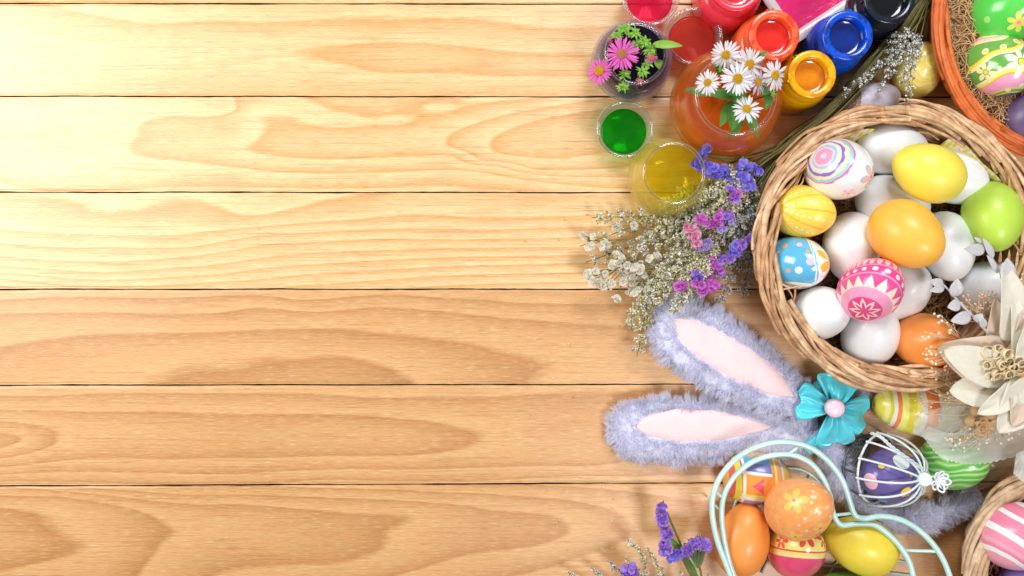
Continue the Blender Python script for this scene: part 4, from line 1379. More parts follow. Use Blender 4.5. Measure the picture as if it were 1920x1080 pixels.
# bare stems filling the waist of the bouquet
BS = []
for i in range(34):
    ox, oy = r.uniform(-20, 20), r.uniform(-14, 14)
    z = r.uniform(12, 84)
    e = (r.uniform(1330, 1420), r.uniform(300, 430))
    BS.append(smooth_path([w(root[0] + ox, -10 + oy, z), w(1652 + ox * .6, 100 + oy, z), w(1562 + ox * .3 + oy * .3, 204 + oy * .6, z), w(1470 + ox * .4, 276 + oy * .8, z), w(e[0], e[1], min(z + 10, 80))], 36))
solo('dried_stem', 'bundle of bare olive stems of the dried bouquet crossing behind the paint pots', 'dried stems', *tubes(np.array(BS), r.uniform(1.3, 2.8, 34), 6), dry_stem, BS[0][0], kind='stuff')
GT = 'pale flowering sprigs hanging over the yellow marbled egg'
for (pts, lab) in [([(1742, -5, 90), (1728, 60, 96), (1712, 110, 100), (1700, 192, 150)], 'pale silvery sprig ending on the far rim of the round basket'),
                   ([(1735, 0, 88), (1700, 60, 96), (1672, 110, 100), (1650, 172, 96)], 'pale silvery sprig ending over the lilac grey egg'),
                   ([(1730, 5, 88), (1690, 62, 94), (1640, 130, 90), (1578, 178, 96)], 'pale silvery sprig lying furthest left over the bouquet stems'),
                   ([(1738, 0, 92), (1708, 50, 104), (1690, 90, 108), (1672, 140, 104)], 'short pale silvery sprig beside the navy paint pot'),
                   ([(1740, 0, 92), (1716, 60, 104), (1704, 110, 108), (1690, 160, 110)], 'pale silvery sprig touching the yellow marbled egg')]:
    caspia(lab, pts, r, blue_m, .62, (12, 26), .35, 1.6, GT, 1.3, .8)

# blossom meshes: crumpled papery cups
def crumple(n, Rr, r, seed, petals=5, depth=.6):
    s = np.linspace(0.05, 1, 5); a = np.linspace(0, 2 * np.pi, 21)
    rad = Rr * s[:, None] * (1 + .16 * np.abs(np.sin(a * petals / 2)) * s[:, None])
    z = Rr * (depth * s[:, None] ** 1.4 + .20 * s[:, None] ** 2 * np.sin(a * petals + seed) + .13 * s[:, None] * np.sin(a * (petals + 6) + seed * 2))
    P = np.stack([rad * np.cos(a), rad * np.sin(a), z], -1)
    P[:, -1] = P[:, 0]
    return grid(P)


def blossom(name, R, mat, r, cups=4):
    L = []
    for i in range(cups):
        V, F = crumple(0, R * r.uniform(.75, 1), r, i * 1.7, 5, .5)
        d = np.array([r.normal(0, .6), r.normal(0, .6), 1.0]) if i else np.array([0, 0, 1.0])
        M = rotm(d)[:, [1, 2, 0]]
        V = V @ M.T + d * R * .05 + [r.uniform(-.45, .45) * R, r.uniform(-.45, .45) * R, 0]
        L.append((V, F))
    V, F = cat(*L)
    me = mesh(name, V, F)
    me.materials.append(mat)
    return me


def paper(name, a, b2):
    b = B(name)
    f = b.rnd(True) * .6 + b.noise(b.obj(), .12 / U, 3) * .5
    return b.pbr(b.mix(f, a, b2), .6, trans=.35)


p_viol = paper('statice_violet', srgb('#8c7cee'), srgb('#b8acf6'))
p_purp = paper('statice_purple', srgb('#b084e8'), srgb('#ceaaf4'))
p_pink = paper('statice_pink', srgb('#f4b0d2'), srgb('#f9cce2'))
p_mag = paper('statice_magenta', srgb('#dc72da'), srgb('#ec9cea'))
p_lil = paper('statice_lilac', srgb('#c9b2ee'), srgb('#dccdf6'))
p_wht = paper('blossom_cream', srgb('#fbfaf2'), srgb('#f2efdf'))
BM = {k: [blossom('statice_blossom', 7.0, m, r, 5) for _ in range(3)] for k, m in dict(viol=p_viol, purp=p_purp, pink=p_pink, mag=p_mag, lil=p_lil).items()}
BW = [blossom('white_blossom', 6.6, p_wht, r, 7) for _ in range(4)]
calyx_m = green('dry_calyx', srgb('#8d9a6c'), srgb('#5e7048'), .7)


def statice(label, spine, col, r, n=12, stem=None, spread=5, group='papery statice heads of the dried bouquet'):
    C = smooth_path([w(*p) for p in spine], 30)
    t = thing('statice_stem', label, 'dried flowers', C[0], group)
    cols = col if isinstance(col, (list, tuple)) else [col]
    n = int(n * 1.35)
    for i in range(n):
        j = int((i + .5) / n * 29)
        s = r.uniform(.75, 1.12)
        p = C[j] + [r.uniform(-spread, spread), r.uniform(-spread, spread), 6 + r.uniform(-2, 6)]
        shared('blossom', BM[cols[i * len(cols) // n]][i % 3], t, p, (r.uniform(-.7, .7), r.uniform(-.7, .7), r.uniform(0, 6.28)), (s, s, s))
    if stem:
        S = smooth_path([w(*p) for p in stem], 24)
        part('stem', *tubes(S[None], 2.0, 6), dry_stem, t)
    # bracts along the back of the head
    L = []
    for i in range(n * 4):
        j = r.integers(0, 29)
        a = r.uniform(0, 6.28); d = np.array([math.cos(a), math.sin(a), r.uniform(-.1, .3)])
        L.append(leaf_geo(C[j] - [0, 0, 3], C[j] + d * r.uniform(8, 13), 2.6, 1, .3, 5, 3))
    part('bracts', *cat(*L), calyx_m, t, kind='stuff')
    return t


sroot = (1470, 278, 70)
statice('violet blue statice head under the orange bowl, leftmost of the bouquet top', [(1306, 300, 104), (1322, 316, 108), (1345, 326, 108), (1366, 324, 106)], 'viol', r, 26, [(1330, 292, 100), (1380, 300, 96), sroot], 7)
statice('pale green and violet tips beside the violet blue statice head', [(1322, 284, 104), (1312, 290, 104)], 'viol', r, 5, [(1318, 290, 102), (1390, 296, 96), sroot], 5)
statice('violet blue statice head with dry green comb, right end of the bouquet top', [(1378, 322, 108), (1388, 340, 108), (1402, 347, 106)], 'viol', r, 13, [(1400, 330, 104), (1440, 300, 96), sroot], 7)
statice('small violet tuft touching the stems right of the bouquet top', [(1392, 312, 100), (1412, 316, 100), (1420, 324, 98)], 'viol', r, 7, [(1416, 318, 96), (1440, 300, 90), sroot], 4)
statice('lilac purple statice tuft in the upper middle of the bouquet', [(1372, 360, 112), (1376, 374, 112)], ['purp', 'mag'], r, 9, [(1378, 365, 106), (1420, 320, 96), sroot], 7)
statice('lilac and pink statice head in the centre of the bouquet', [(1312, 418, 114), (1340, 414, 114), (1356, 402, 114), (1362, 412, 112), (1356, 432, 110)], ['mag', 'mag', 'purp', 'lil'], r, 18, [(1350, 405, 106), (1400, 340, 96), sroot], 7)
statice('rose pink statice head left of the centre of the bouquet', [(1288, 426, 112), (1296, 434, 114), (1306, 450, 112), (1308, 464, 110)], 'pink', r, 16, [(1310, 430, 100), (1390, 340, 92), sroot], 6)
statice('pale lilac statice tuft just right of the rose pink head', [(1312, 464, 108), (1328, 456, 108)], 'lil', r, 7, [(1320, 455, 100), (1390, 350, 90), sroot], 5)
statice('violet statice spray running up beside the left wall of the round basket', [(1350, 490, 96), (1368, 478, 96), (1386, 464, 96), (1402, 446, 94)], ['purp', 'viol', 'purp'], r, 16, [(1390, 450, 90), (1425, 360, 84), sroot], 5)
statice('magenta statice tuft in the lower right of the bouquet', [(1330, 488, 96), (1342, 500, 96), (1356, 512, 94)], ['mag', 'mag', 'purp'], r, 11, [(1350, 490, 90), (1400, 380, 84), sroot], 6)
statice('magenta statice head above the tip of the furry ear', [(1302, 516, 98), (1306, 530, 98), (1322, 540, 96), (1340, 524, 96)], ['purp', 'mag', 'mag'], r, 15, [(1330, 510, 88), (1400, 400, 80), sroot], 6)
statice('magenta statice tuft touching the white fur of the ear tip', [(1268, 532, 96), (1284, 538, 96)], 'mag', r, 5, [(1290, 520, 90), (1380, 400, 80), sroot], 4)

# white blossom
wb = [(1094, 441), (1112, 444), (1106, 460), (1128, 462), (1140, 460), (1134, 458), (1154, 426), (1188, 424), (1154, 478), (1165, 484), (1150, 497), (1160, 495), (1104, 512), (1118, 508), (1130, 520), (1136, 512), (1110, 525), (1124, 530), (1104, 520), (1146, 532), (1132, 536), (1177, 497), (1190, 500), (1200, 496), (1220, 498), (1160, 510), (1170, 516), (1182, 508), (1196, 520), (1210, 516), (1168, 528), (1186, 532), (1198, 540), (1208, 530), (1182, 545), (1192, 548), (1178, 508), (1156, 560), (1216, 484), (1235, 488), (1232, 482), (1240, 512), (1200, 505), (1207, 545), (1212, 540), (1186, 520)]
stems = [[(1400, 420, 60), (1260, 440, 60), (1150, 450, 44), (1100, 452, 40)], [(1400, 420, 60), (1260, 460, 64), (1190, 490, 56), (1110, 520, 44)], [(1400, 430, 60), (1290, 470, 66), (1220, 510, 60), (1190, 545, 56)]]
labs = ['small white dried blossoms on thin twigs reaching furthest left', 'small white dried blossoms in a loose row above the plank seam', 'small white dried blossoms close to the tip of the furry ear']
sel = [[], [], []]
for p in wb:
    k_ = 0 if p[1] < 465 else (1 if p[0] < 1165 else 2)
    sel[k_].append(p)
for k_ in range(3):
    C = smooth_path([w(*p) for p in stems[k_]], 30)
    t = thing('white_blossom_stem', labs[k_], 'dried flowers', C[0], 'white blossom twigs of the dried bouquet')
    tw = [C]
    for (x, y) in sel[k_]:
        z = r.uniform(52, 72) if k_ else r.uniform(44, 56)
        p = w(x + r.uniform(-1, 1), y + r.uniform(-1, 1), z)
        j = int(np.argmin(np.linalg.norm(C - p, axis=1))); j = max(0, j - 5)
        tw.append(smooth_path([C[j], (C[j] + p) / 2 + [0, 0, 4], p], 30))
        s = r.uniform(.8, 1.15)
        shared('blossom', BW[r.integers(0, 4)], t, p, (r.uniform(-.5, .5), r.uniform(-.5, .5), r.uniform(0, 6.28)), (s, s, s * 1.1))
    part('twigs', *tubes(np.array(tw), .8, 5, caps=False), dry_stem, t, kind='stuff')

# ---- the second bouquet at the bottom edge
GB2 = 'dried sprigs at the bottom edge of the photograph'
for (tx, ty_, z, lab) in [(1176, 1010, 60, 'upright green white sprig left of the purple statice'), (1212, 1026, 56, 'short side sprig just right of the upright one'), (1140, 1052, 46, 'dark lavender sprig at the bottom edge, second from the left'), (1108, 1064, 40, 'dark lavender sprig at the bottom edge between its neighbours'), (1064, 1072, 36, 'dark lavender sprig leftmost on the bottom edge'), (1172, 1046, 54, 'dark sprig right above the purple tuft'), (1275, 1070, 50, 'grey green sprig low between the purple tufts'), (1236, 1062, 50, 'grey green sprig under the tall purple spike'), (1328, 1076, 44, 'tiny sprig at the bottom edge nearest the mint wires')]:
    caspia(lab, [(1330, 1190, 50), (1290 * .4 + tx * .6, 1130, 56), (tx + (1300 - tx) * .25, ty_ + 38, z + 6), (tx, ty_, z)], r, blue_m if tx < 1150 else cas_m, .8, (5, 15), .30, 1.7, GB2, 1.6, .6)
GS2 = 'purple statice at the bottom edge'
statice('tall purple statice spike with a dark comb of bracts at the bottom edge', [(1242, 948, 76), (1240, 965, 78), (1247, 985, 78), (1250, 1005, 76), (1246, 1022, 74), (1248, 1036, 72)], 'purp', r, 26, [(1250, 960, 70), (1276, 1020, 68), (1320, 1130, 60)], 5, GS2)
statice('small violet statice tuft at the foot of the tall spike', [(1256, 1044, 74), (1272, 1034, 74), (1280, 1040, 72)], ['viol', 'purp'], r, 9, [(1276, 1040, 68), (1320, 1130, 60)], 5, GS2)
statice('fan shaped purple statice head nearest the mint wires', [(1288, 1030, 78), (1300, 1016, 78), (1318, 1016, 76), (1322, 1028, 74)], 'purp', r, 14, [(1305, 1030, 70), (1325, 1130, 60)], 5, GS2)
statice('round purple statice tuft on the bottom edge between the sprigs', [(1170, 1072, 62), (1184, 1064, 64), (1192, 1076, 62), (1180, 1082, 60)], 'purp', r, 15, [(1184, 1080, 56), (1250, 1150, 50)], 6, GS2)
# fan of bracts under the fan head
L = []
c0 = w(1308, 1062, 66)
for i in range(60):
    e = w(1286 + r.uniform(0, 38), 1026 + r.uniform(-4, 12), r.uniform(66, 78))
    L.append(leaf_geo(c0 + [r.uniform(-2, 2), r.uniform(-4, 4), r.uniform(-4, 4)], e, 3.2, 2, .3, 6, 3))
solo('dry_bract_fan', 'fan of dry green bracts holding up the purple statice head near the mint wires', 'dried leaves', *cat(*L), calyx_m, c0, kind='stuff')
for (A, Bp, lab) in [((1276, 1030, 66), (1312, 1090, 58), 'smooth green leaf blade leaning below the small violet statice tuft'), ((1256, 1008, 64), (1290, 1050, 66), 'narrow dark leaf blade beside the tall purple statice spike')]:
    solo('dried_leaf', lab, 'leaf', *leaf_geo(w(*A), w(*Bp), 11, 3, .5), leaf_m, w(*A))

# ================================================================ FURRY EARS
r = np.random.default_rng(5)
fur_b = B('lavender_fur'); ri = fur_b.rnd()
fc = fur_b.ramp(ri, [(0, srgb('#e4e4f7')), (.35, srgb('#ecedfb')), (.7, srgb('#f6f8ff')), (1, srgb('#ffffff'))])
fur_m = fur_b.pbr(fc, .65, sheen=.2, trans=.62)
fur_base = plain('fur_backing', srgb('#dadbee'), .9)
pk = B('pink_fleece'); nn = pk.noise(pk.obj(), .20 / U, 3); n2 = pk.noise(pk.obj(), .03 / U, 2)
pink_m = pk.pbr(pk.mix(n2 * 1.4 - .2, srgb('#f2d0d6'), srgb('#f6dddd')), .85, 0, 0, pk.bump(nn, .55, 2.4), sheen=.4)


def fur(P, D, L, wdt=.62, curl=.35, clump=10, seed=0):
    """tapered hairs; they lean together in little tufts"""
    r = np.random.default_rng(seed)
    n = len(P)
    cl = (np.floor(P[:, 0] / clump) * 7349 + np.floor(P[:, 1] / clump) * 9157).astype(int) % 997
    cv = r.normal(0, 1, (997, 3))[cl]
    D = D + cv * .34 + r.normal(0, .22, (n, 3))
    c2 = (np.floor(P[:, 0] / (clump * 3.1)) * 5113 + np.floor(P[:, 1] / (clump * 2.7)) * 3571).astype(int) % 499
    D = D + r.normal(0, .35, (499, 3))[c2]
    L = L * r.uniform(.7, 1.25, 499)[c2]
    D /= np.linalg.norm(D, axis=1, keepdims=True)
    B2 = cv[:, [1, 2, 0]] * .5 + r.normal(0, .25, (n, 3)); B2[:, 2] -= .35
    s = np.linspace(0, 1, 4)
    Q = P[:, None] + D[:, None] * (L[:, None] * s)[..., None] + B2[:, None] * (L[:, None] * curl * s ** 2)[..., None]
    Q[..., 2] = np.maximum(Q[..., 2], 1.5)
    W = wdt * np.array([1, .9, .6, .08])[None] * r.uniform(.7, 1.4, (n, 1))
    side = np.cross(D, r.normal(0, 1, (n, 3))); side /= np.linalg.norm(side, axis=1, keepdims=True) + 1e-9
    return ribbons(Q, W, side)


def ear(label, spine, half, z0, thick, inner, ihalf, seed, nf, skew=0.0):
    """spine: photo points tip to base, half: half widths along it, inner: s-range of the pink lining"""
    ns = 60
    zc = z0 + thick
    C = smooth_path([w(x, y, zc) for x, y in spine], ns)
    C[:, 2] = 0
    s = np.linspace(0, 1, ns)
    hw = np.interp(s, np.linspace(0, 1, len(half)), half)
    hw = np.convolve(np.pad(hw, 3, 'edge'), np.ones(7) / 7, 'valid')
    hw = hw * np.sqrt(np.clip(1 - ((.16 - s).clip(0) / .16) ** 2, 0.02, 1))
    T = np.gradient(C, axis=0); T /= np.linalg.norm(T, axis=1, keepdims=True)
    N = np.stack([-T[:, 1], T[:, 0], 0 * T[:, 0]], 1)
    m = 28
    a = np.linspace(0, 2 * np.pi, m, endpoint=False)
    th = thick * np.clip(hw / hw.max(), .35, 1)
    ring = C[:, None] + N[:, None] * (hw[:, None] * np.cos(a))[..., None]
    sup = np.sign(np.sin(a)) * np.abs(np.sin(a)) ** .8
    ring[..., 2] = z0 + th[:, None] * (1 + sup[None])
    V = ring.reshape(-1, 3)
    i = np.arange(ns - 1)[:, None] * m; j = np.arange(m)[None]; j2 = (j + 1) % m
    F = np.stack([i + j, i + m + j, i + m + j2, i + j2], -1).reshape(-1, 4)
    Fc = [F, np.arange(m)[None], ((ns - 1) * m + np.arange(m))[None, ::-1]]
    return C, N, T, hw, th, V, Fc, s


hb_org = w(1540, 800, 20)
band = thing('bunny_ears_headband', 'headband with two furry lavender bunny ears lined in pink and a turquoise satin bow', 'bunny ears', hb_org)


def build_ear(lab, spine, half, z0, thick, i0, i1, ioff, ih, seed, n):
    C, N, T, hw, th, V, F, s = ear(lab, spine, half, z0, thick, None, None, seed, n)
    e = part('ear', V, F, fur_base, band, label=lab)
    org = ORG[e.name]
    # pink lining: a padded leaf shape lying on the ear
    q = np.linspace(0, 1, 44)
    si = i0 + (i1 - i0) * q
    ci = np.stack([np.interp(si, s, C[:, k_]) for k_ in range(3)], 1)
    ni = np.stack([np.interp(si, s, N[:, k_]) for k_ in range(3)], 1)
    thi = np.interp(si, s, th)
    prof = np.interp(q, np.linspace(0, 1, len(ih)), ih) * np.sqrt(np.clip(1 - (np.abs(q - .5) * 2) ** 5, 0.01, 1))
    prof = prof + .8 * wobble(q * 20, seed, 4)
    prof = np.maximum(prof, .5)
    t = np.linspace(-1, 1, 15)
    P = ci[:, None] + ni[:, None] * ((prof[:, None] * t) + ioff)[..., None]
    P[..., 2] = z0 + thi[:, None] * 2 + 4.0 - 7 * np.abs(t) ** 4 + .9 * np.sin(q[:, None] * 19 + t * 2 + seed) * (1 - t ** 2)
    Vp, Fp = grid(P)
    me_ = part('ear_lining', Vp, Fp, pink_m, band)
    # fur
    r = np.random.default_rng(seed)
    ss = r.uniform(0, 1, n); aa = r.uniform(-.35, np.pi + .35, n)
    # more hair near the outline
    aa = np.where(r.uniform(0, 1, n) < .35, np.where(r.uniform(0, 1, n) < .5, r.uniform(-.5, .5, n), np.pi + r.uniform(-.5, .5, n)), aa)
    hwv = np.interp(ss, s, hw); thv = np.interp(ss, s, th)
    c = np.stack([np.interp(ss, s, C[:, k_]) for k_ in range(3)], 1)
    nv = np.stack([np.interp(ss, s, N[:, k_]) for k_ in range(3)], 1)
    tv = np.stack([np.interp(ss, s, T[:, k_]) for k_ in range(3)], 1)
    off = hwv * np.cos(aa)
    P = c + nv * off[:, None]
    P[:, 2] = z0 + thv * (1 + np.sin(aa))
    # skip hairs rooted under the lining
    qq = (ss - i0) / (i1 - i0)
    ins = (qq > 0) & (qq < 1) & (np.abs(off - ioff) < np.interp(qq, q, prof) - 2) & (np.sin(aa) > 0)
    tipk = np.clip((.14 - ss) / .14, 0, 1)[:, None]
    D = nv * np.cos(aa)[:, None] * 1.0 + np.array([0, 0, 1.0]) * (np.sin(aa)[:, None] * .42 + .08) - tv * (.35 + 1.1 * tipk)
    L = r.uniform(9, 20, n) * (1 - .3 * (np.abs(off) < hwv * .6))
    k = ~ins
    V1, F1 = fur(P[k], D[k], L[k], .46, .40, 8, seed + 1)
    # a fringe that leans over the edge of the lining
    nf = 2200
    qf = r.uniform(0, 1, nf); sg = np.sign(r.uniform(-1, 1, nf))
    sf = i0 + (i1 - i0) * qf
    cf = np.stack([np.interp(sf, s, C[:, k_]) for k_ in range(3)], 1); nf_ = np.stack([np.interp(sf, s, N[:, k_]) for k_ in range(3)], 1); tf = np.stack([np.interp(sf, s, T[:, k_]) for k_ in range(3)], 1)
    pf = np.interp(qf, q, prof) + r.uniform(0, 6, nf)
    Pf = cf + nf_ * (ioff + sg * pf)[:, None]; Pf[:, 2] = z0 + np.interp(sf, s, th) * 2 - 3
    Df = nf_ * (sg * r.normal(.55, .6, nf))[:, None] + [0, 0, .8] - tf * r.uniform(-.5, .9, nf)[:, None]
    V2, F2 = fur(Pf, Df, r.uniform(8, 14, nf), .55, .3, 9, seed + 2)
    part('fur', *cat((V1, F1), (V2, F2)), fur_m, band, kind='stuff', smooth=False)


build_ear('upper ear, its tip under the dried flowers', [(1240, 575), (1285, 622), (1345, 662), (1420, 706), (1512, 762)], [34, 54, 60, 60, 55, 43, 28], 34, 17, .13, .93, 4, [19, 27, 31, 33, 32, 28, 19], 41, 36000)
build_ear('lower ear pointing straight to the left', [(1144, 806), (1230, 806), (1320, 806), (1420, 808), (1532, 806)], [44, 54, 54, 53, 50, 46, 36], 6, 17, .14, .80, 9, [20, 27, 31, 31, 27, 20, 8], 43, 36000)


def fur_tube(lab, pts, rad, seed, n, nm='furry_band', ln=(10, 20)):
    C = smooth_path([w(*p) for p in pts], 50)
    s = np.linspace(0, 1, 50)
    part(nm, *tubes(C[None], np.full((1, 50), rad), 12), fur_base, band, label=lab)
    r = np.random.default_rng(seed)
    ss = r.uniform(0, 1, n); a = r.uniform(-.9, np.pi + .9, n)
    T = np.gradient(C, axis=0); T /= np.linalg.norm(T, axis=1, keepdims=True)
    c = np.stack([np.interp(ss, s, C[:, k]) for k in range(3)], 1); t = np.stack([np.interp(ss, s, T[:, k]) for k in range(3)], 1)
    nv = np.stack([-t[:, 1], t[:, 0], 0 * t[:, 0]], 1); nv /= np.linalg.norm(nv, axis=1, keepdims=True)
    d = nv * np.cos(a)[:, None] + np.array([0, 0, 1.0]) * np.sin(a)[:, None]
    part('fur', *fur(c + d * rad * .95, d + t * .5, r.uniform(*ln, n), .62, .35, 10, seed + 1), fur_m, band, kind='stuff', smooth=False)


fur_tube('curved furry band running under the bow to the right', [(1540, 800, 30), (1566, 862, 26), (1590, 918, 24), (1640, 960, 22), (1700, 978, 22), (1760, 965, 22), (1835, 930, 20)], 18, 51, 15000)
fur_tube('short furry end peeping out under the round basket', [(1548, 770, 28), (1590, 738, 24), (1636, 716, 18)], 14, 53, 4500)

# satin bow
sat = B('turquoise_satin')
so = sat.obj()
sn = sat.noise(so, .05 / U, 3)
sc_ = sat.mix(sn, srgb('#38cde4'), srgb('#62e0ee'))
satin = sat.pbr(sc_, .33, 0, .10, sat.bump(sat.noise(so, .5 / U, 2), .10, .6), sheen=.6)
bow = thing('satin_bow', 'turquoise satin flower bow with four looped petals and a pearly pink button', 'bow', w(1566, 766, 62))
cb = w(1566, 766, 72)


def loop(ang, L, Wd, lift, seed, ztop=14):
    """a satin petal: pleated at the heart, puffed and folded over at the outer edge, closed underneath"""
    a = math.radians(ang)
    d = np.array([math.cos(a), math.sin(a), 0]); n_ = np.array([-d[1], d[0], 0])
    s = np.linspace(0, 1, 30); t = np.linspace(-1, 1, 33)
    S, Tt = np.meshgrid(s, t, indexing='ij')
    wid = Wd * (.20 + .80 * np.clip(S / .75, 0, 1) ** .8) * np.sqrt(np.clip(1 - (np.clip(S - .86, 0, 1) / .16) ** 2, .08, 1))
    pl = np.sin(Tt * 6.5 + seed) * (1 - S) ** .45 * 6.5 + np.sin(Tt * 13 + seed * 2 + S * 2) * (1 - S) ** .5 * 2.4
    crease = -4.5 * np.exp(-((Tt - .25 * np.sin(seed)) / .12) ** 2) * np.clip(1 - S * 1.1, 0, 1)
    puff = ztop * np.sin(np.pi * np.clip(S, 0, 1) ** .8) * (1 - Tt ** 4 * .8)
    rim = 3.5 * np.exp(-((np.abs(Tt) - .86) / .08) ** 2) * np.clip(S * 1.6, 0, 1)
    wave = .9 * np.sin(Tt * 23 + S * 6 + seed) * (1 - S * .5) + 2.2 * np.sin(S * 7 + Tt * 3 + seed * 3) * S
    x = L * S * (1 - .10 * np.cos(Tt * np.pi * 1.0) * S * .6)
    P = cb + d * (x + 6)[..., None] + n_ * (wid * Tt)[..., None]
    P[..., 2] += lift * S + puff + pl + crease + rim + wave - 6
    Q = P.copy(); Q[..., 2] = cb[2] - 8 + lift * S * .8 - puff * .35 + .4 * pl
    V, F = grid(P); V2, F2 = grid(Q)
    return cat((V, F), (V2, F2[:, ::-1]), )


for (ang, L, Wd, lift, sd) in [(80, 52, 38, -8, 1.0), (168, 58, 34, -4, 2.1), (-14, 54, 36, -6, 3.3), (-84, 60, 36, -10, 4.4)]:
    V, F = loop(ang, L, Wd, lift, sd)
    part('bow_petal', V, F, satin, bow)
cb = w(1562, 790, 52)
V, F = loop(-112, 62, 25, -14, 5.1, 8); part('ribbon_tail', V, F, satin, bow, label='ribbon tail hanging below the petals')
cb = w(1572, 750, 56)
V, F = loop(128, 40, 22, -10, 2.6, 8); part('ribbon_tail', V, F, satin, bow, label='small ribbon fold between the left and upper petals')
cbt = w(1567, 766, 98)
pear = plain('pearl_button', srgb('#f0c4da'), .22, .5, var=(.06, srgb('#f8dbe6')), bump=(.05, .3, 2))
V, F = lathe([(16, -14), (17, -4), (16.4, 0), (14, 3), (9, 4.8), (.2, 5.5)], cbt, 36)
part('button', V, F[:, ::-1], pear, bow)

# ================================================================ WHITE WIRE CAGE
wire_w = plain('white_enamel_wire', srgb('#dfe9ec'), .3, .4, bump=(.2, .2, 1))
wire_g = plain('grey_galvanised_wire', srgb('#59646c'), .4, .2, .5)
cc_ = w(1668, 884, 66)
cg = thing('wire_cage', 'small egg shaped white wire bird cage lying on its side round a purple egg', 'wire cage', (cc_[0], cc_[1], 6))
ax = np.array([.62, -.06, .80]); ax /= np.linalg.norm(ax)
Rm = rotm(ax); e1, e2 = Rm[:, 1], Rm[:, 2]


def cagept(h, rad, a):
    h, rad, a = np.broadcast_arrays(h, rad, a)
    return cc_ + ax * h[..., None] + (e1 * np.cos(a)[..., None] + e2 * np.sin(a)[..., None]) * rad[..., None]


hk = 66  # knob height along the axis
for (h, rad, mt, tr) in [(-24, 63, wire_w, 2.3), (-60, 52, wire_g, 2.6), (-64, 44, wire_g, 1.8)]:
    a = np.linspace(0, 2 * np.pi, 61)[:-1]
    part('hoop', *tubes(cagept(h, rad, a)[None], tr, 8, closed=True), mt, cg)
for i in range(12):
    a = 2 * np.pi * i / 12 + .2
    u = np.linspace(0, 1, 20)
    h = -24 + (hk + 20) * np.sin(u * np.pi / 2) ** 1.1 * 1.0
    rad = 64 * np.cos(u * np.pi / 2) ** .78 + 4
    part('cage_wire', *tubes(cagept(h, rad, a)[None], 2.1, 6), wire_w, cg)
for i in range(8):
    a = 2 * np.pi * i / 8 + .1
    u = np.linspace(0, 1, 8)
    part('cage_wire', *tubes(cagept(-60 + 36 * u, 52 + 11 * u ** .7, a)[None], 1.9, 6), wire_g, cg)
# mesh plate
MP = []
for q in np.linspace(-.92, .92, 13):
    l = 50 * math.sqrt(1 - q * q)
    for sgn in (1, -1):
        A = cc_ - ax * 60 + (e1 + e2 * sgn) / 1.414 * q * 50 - (e1 * sgn - e2) / 1.414 * l
        Bp = cc_ - ax * 60 + (e1 + e2 * sgn) / 1.414 * q * 50 + (e1 * sgn - e2) / 1.414 * l
        MP.append(smooth_path([A, (A + Bp) / 2, Bp], 5))
part('mesh_floor', *tubes(np.array(MP), .8, 4), plain('pale_mesh', srgb('#a8b4b8'), .4, .2, .3), cg, kind='stuff')
# knob, a dished cap
V, F = lathe([(.2, 9), (4, 8.5), (7, 6), (9, 7), (14, 9.5), (17.5, 6), (18.5, 0), (16, -5), (10, -8), (.2, -9)], (0, 0, 0), 28)
V = V[:, [2, 0, 1]] * .7 @ rotm(np.array([-.25, .1, .9])).T + cagept(np.float64(hk), np.float64(0), np.float64(0))
part('cap', V, F, wire_w, cg)
kb = cagept(np.float64(hk), np.float64(0), np.float64(0))
r = np.random.default_rng(9)
for i in range(9):
    a = 2 * np.pi * i / 9
    d1 = np.array([math.cos(a) * .9 + .3, math.sin(a), r.uniform(-.1, .5)])
    side = np.array([-d1[1], d1[0], r.uniform(-.4, .4)])
    base = kb + np.array([20, -2, 4])
    p = [base, base + d1 * 10 + side * 5, base + d1 * 18, base + d1 * 12 - side * 5, base + d1 * 1]
    part('wire_loop', *tubes(smooth_path(p, 22)[None], 1.9, 6), wire_w, cg)
# chain
c0 = cagept(np.float64(-22), np.float64(66), np.float64(math.pi * .42))
pth = smooth_path([w(1634, 812, 122), w(1652, 820, 138), w(1672, 838, 142), w(1700, 858, 140), w(1728, 878, 126)], 27)
a = np.linspace(0, 2 * np.pi, 15)[:-1]
chain = []
for i in range(26):
    m_ = (pth[i] + pth[i + 1]) / 2; d = pth[i + 1] - pth[i]; ln = np.linalg.norm(d); d /= ln
    n1 = np.cross(d, [0, 0, 1.0]); n1 /= np.linalg.norm(n1); n2 = np.cross(d, n1)
    s_ = (n1 + n2) / 1.414 if i % 2 else (n1 - n2) / 1.414
    P = m_ + d * (np.cos(a) * ln * .85)[:, None] + s_ * (np.sin(a) * 2.9)[:, None]
    part('chain_link', *tubes(P[None], 1.1, 5, closed=True), wire_w, cg)

# ================================================================ MINT WIRE BASKET
mint = plain('mint_enamel', srgb('#a9d6d4'), .27, .5, bump=(.10, .4, 3), var=(.045, srgb('#cdeee4')))
mb = thing('wire_basket', 'mint green wire basket shaped like a bird, holding eggs at the bottom edge', 'wire basket', w(1500, 1010, 4))
outer = [(1388, 1135), (1368, 1075), (1344, 1010), (1335, 950), (1345, 905), (1372, 868), (1410, 842), (1460, 829), (1510, 836), (1548, 860), (1578, 898), (1593, 940), (1603, 966), (1622, 972), (1652, 968), (1692, 976), (1730, 1000), (1762, 1038), (1782, 1085), (1790, 1140)]
inner = [(1402, 1135), (1374, 1075), (1358, 1015), (1353, 960), (1361, 920), (1386, 884), (1424, 860), (1476, 852), (1516, 866), (1542, 895), (1556, 930), (1562, 962), (1576, 984), (1604, 982), (1638, 984), (1668, 1004), (1694, 1034), (1710, 1070), (1716, 1135)]
for P, z, nm, lab in [(outer, 104, 'rim_wire', None), (inner, 96, 'rim_wire', None)]:
    C = smooth_path([w(x, y, z) for x, y in P], 160)
    part(nm, *tubes(C[None], 5.2, 10), mint, mb)
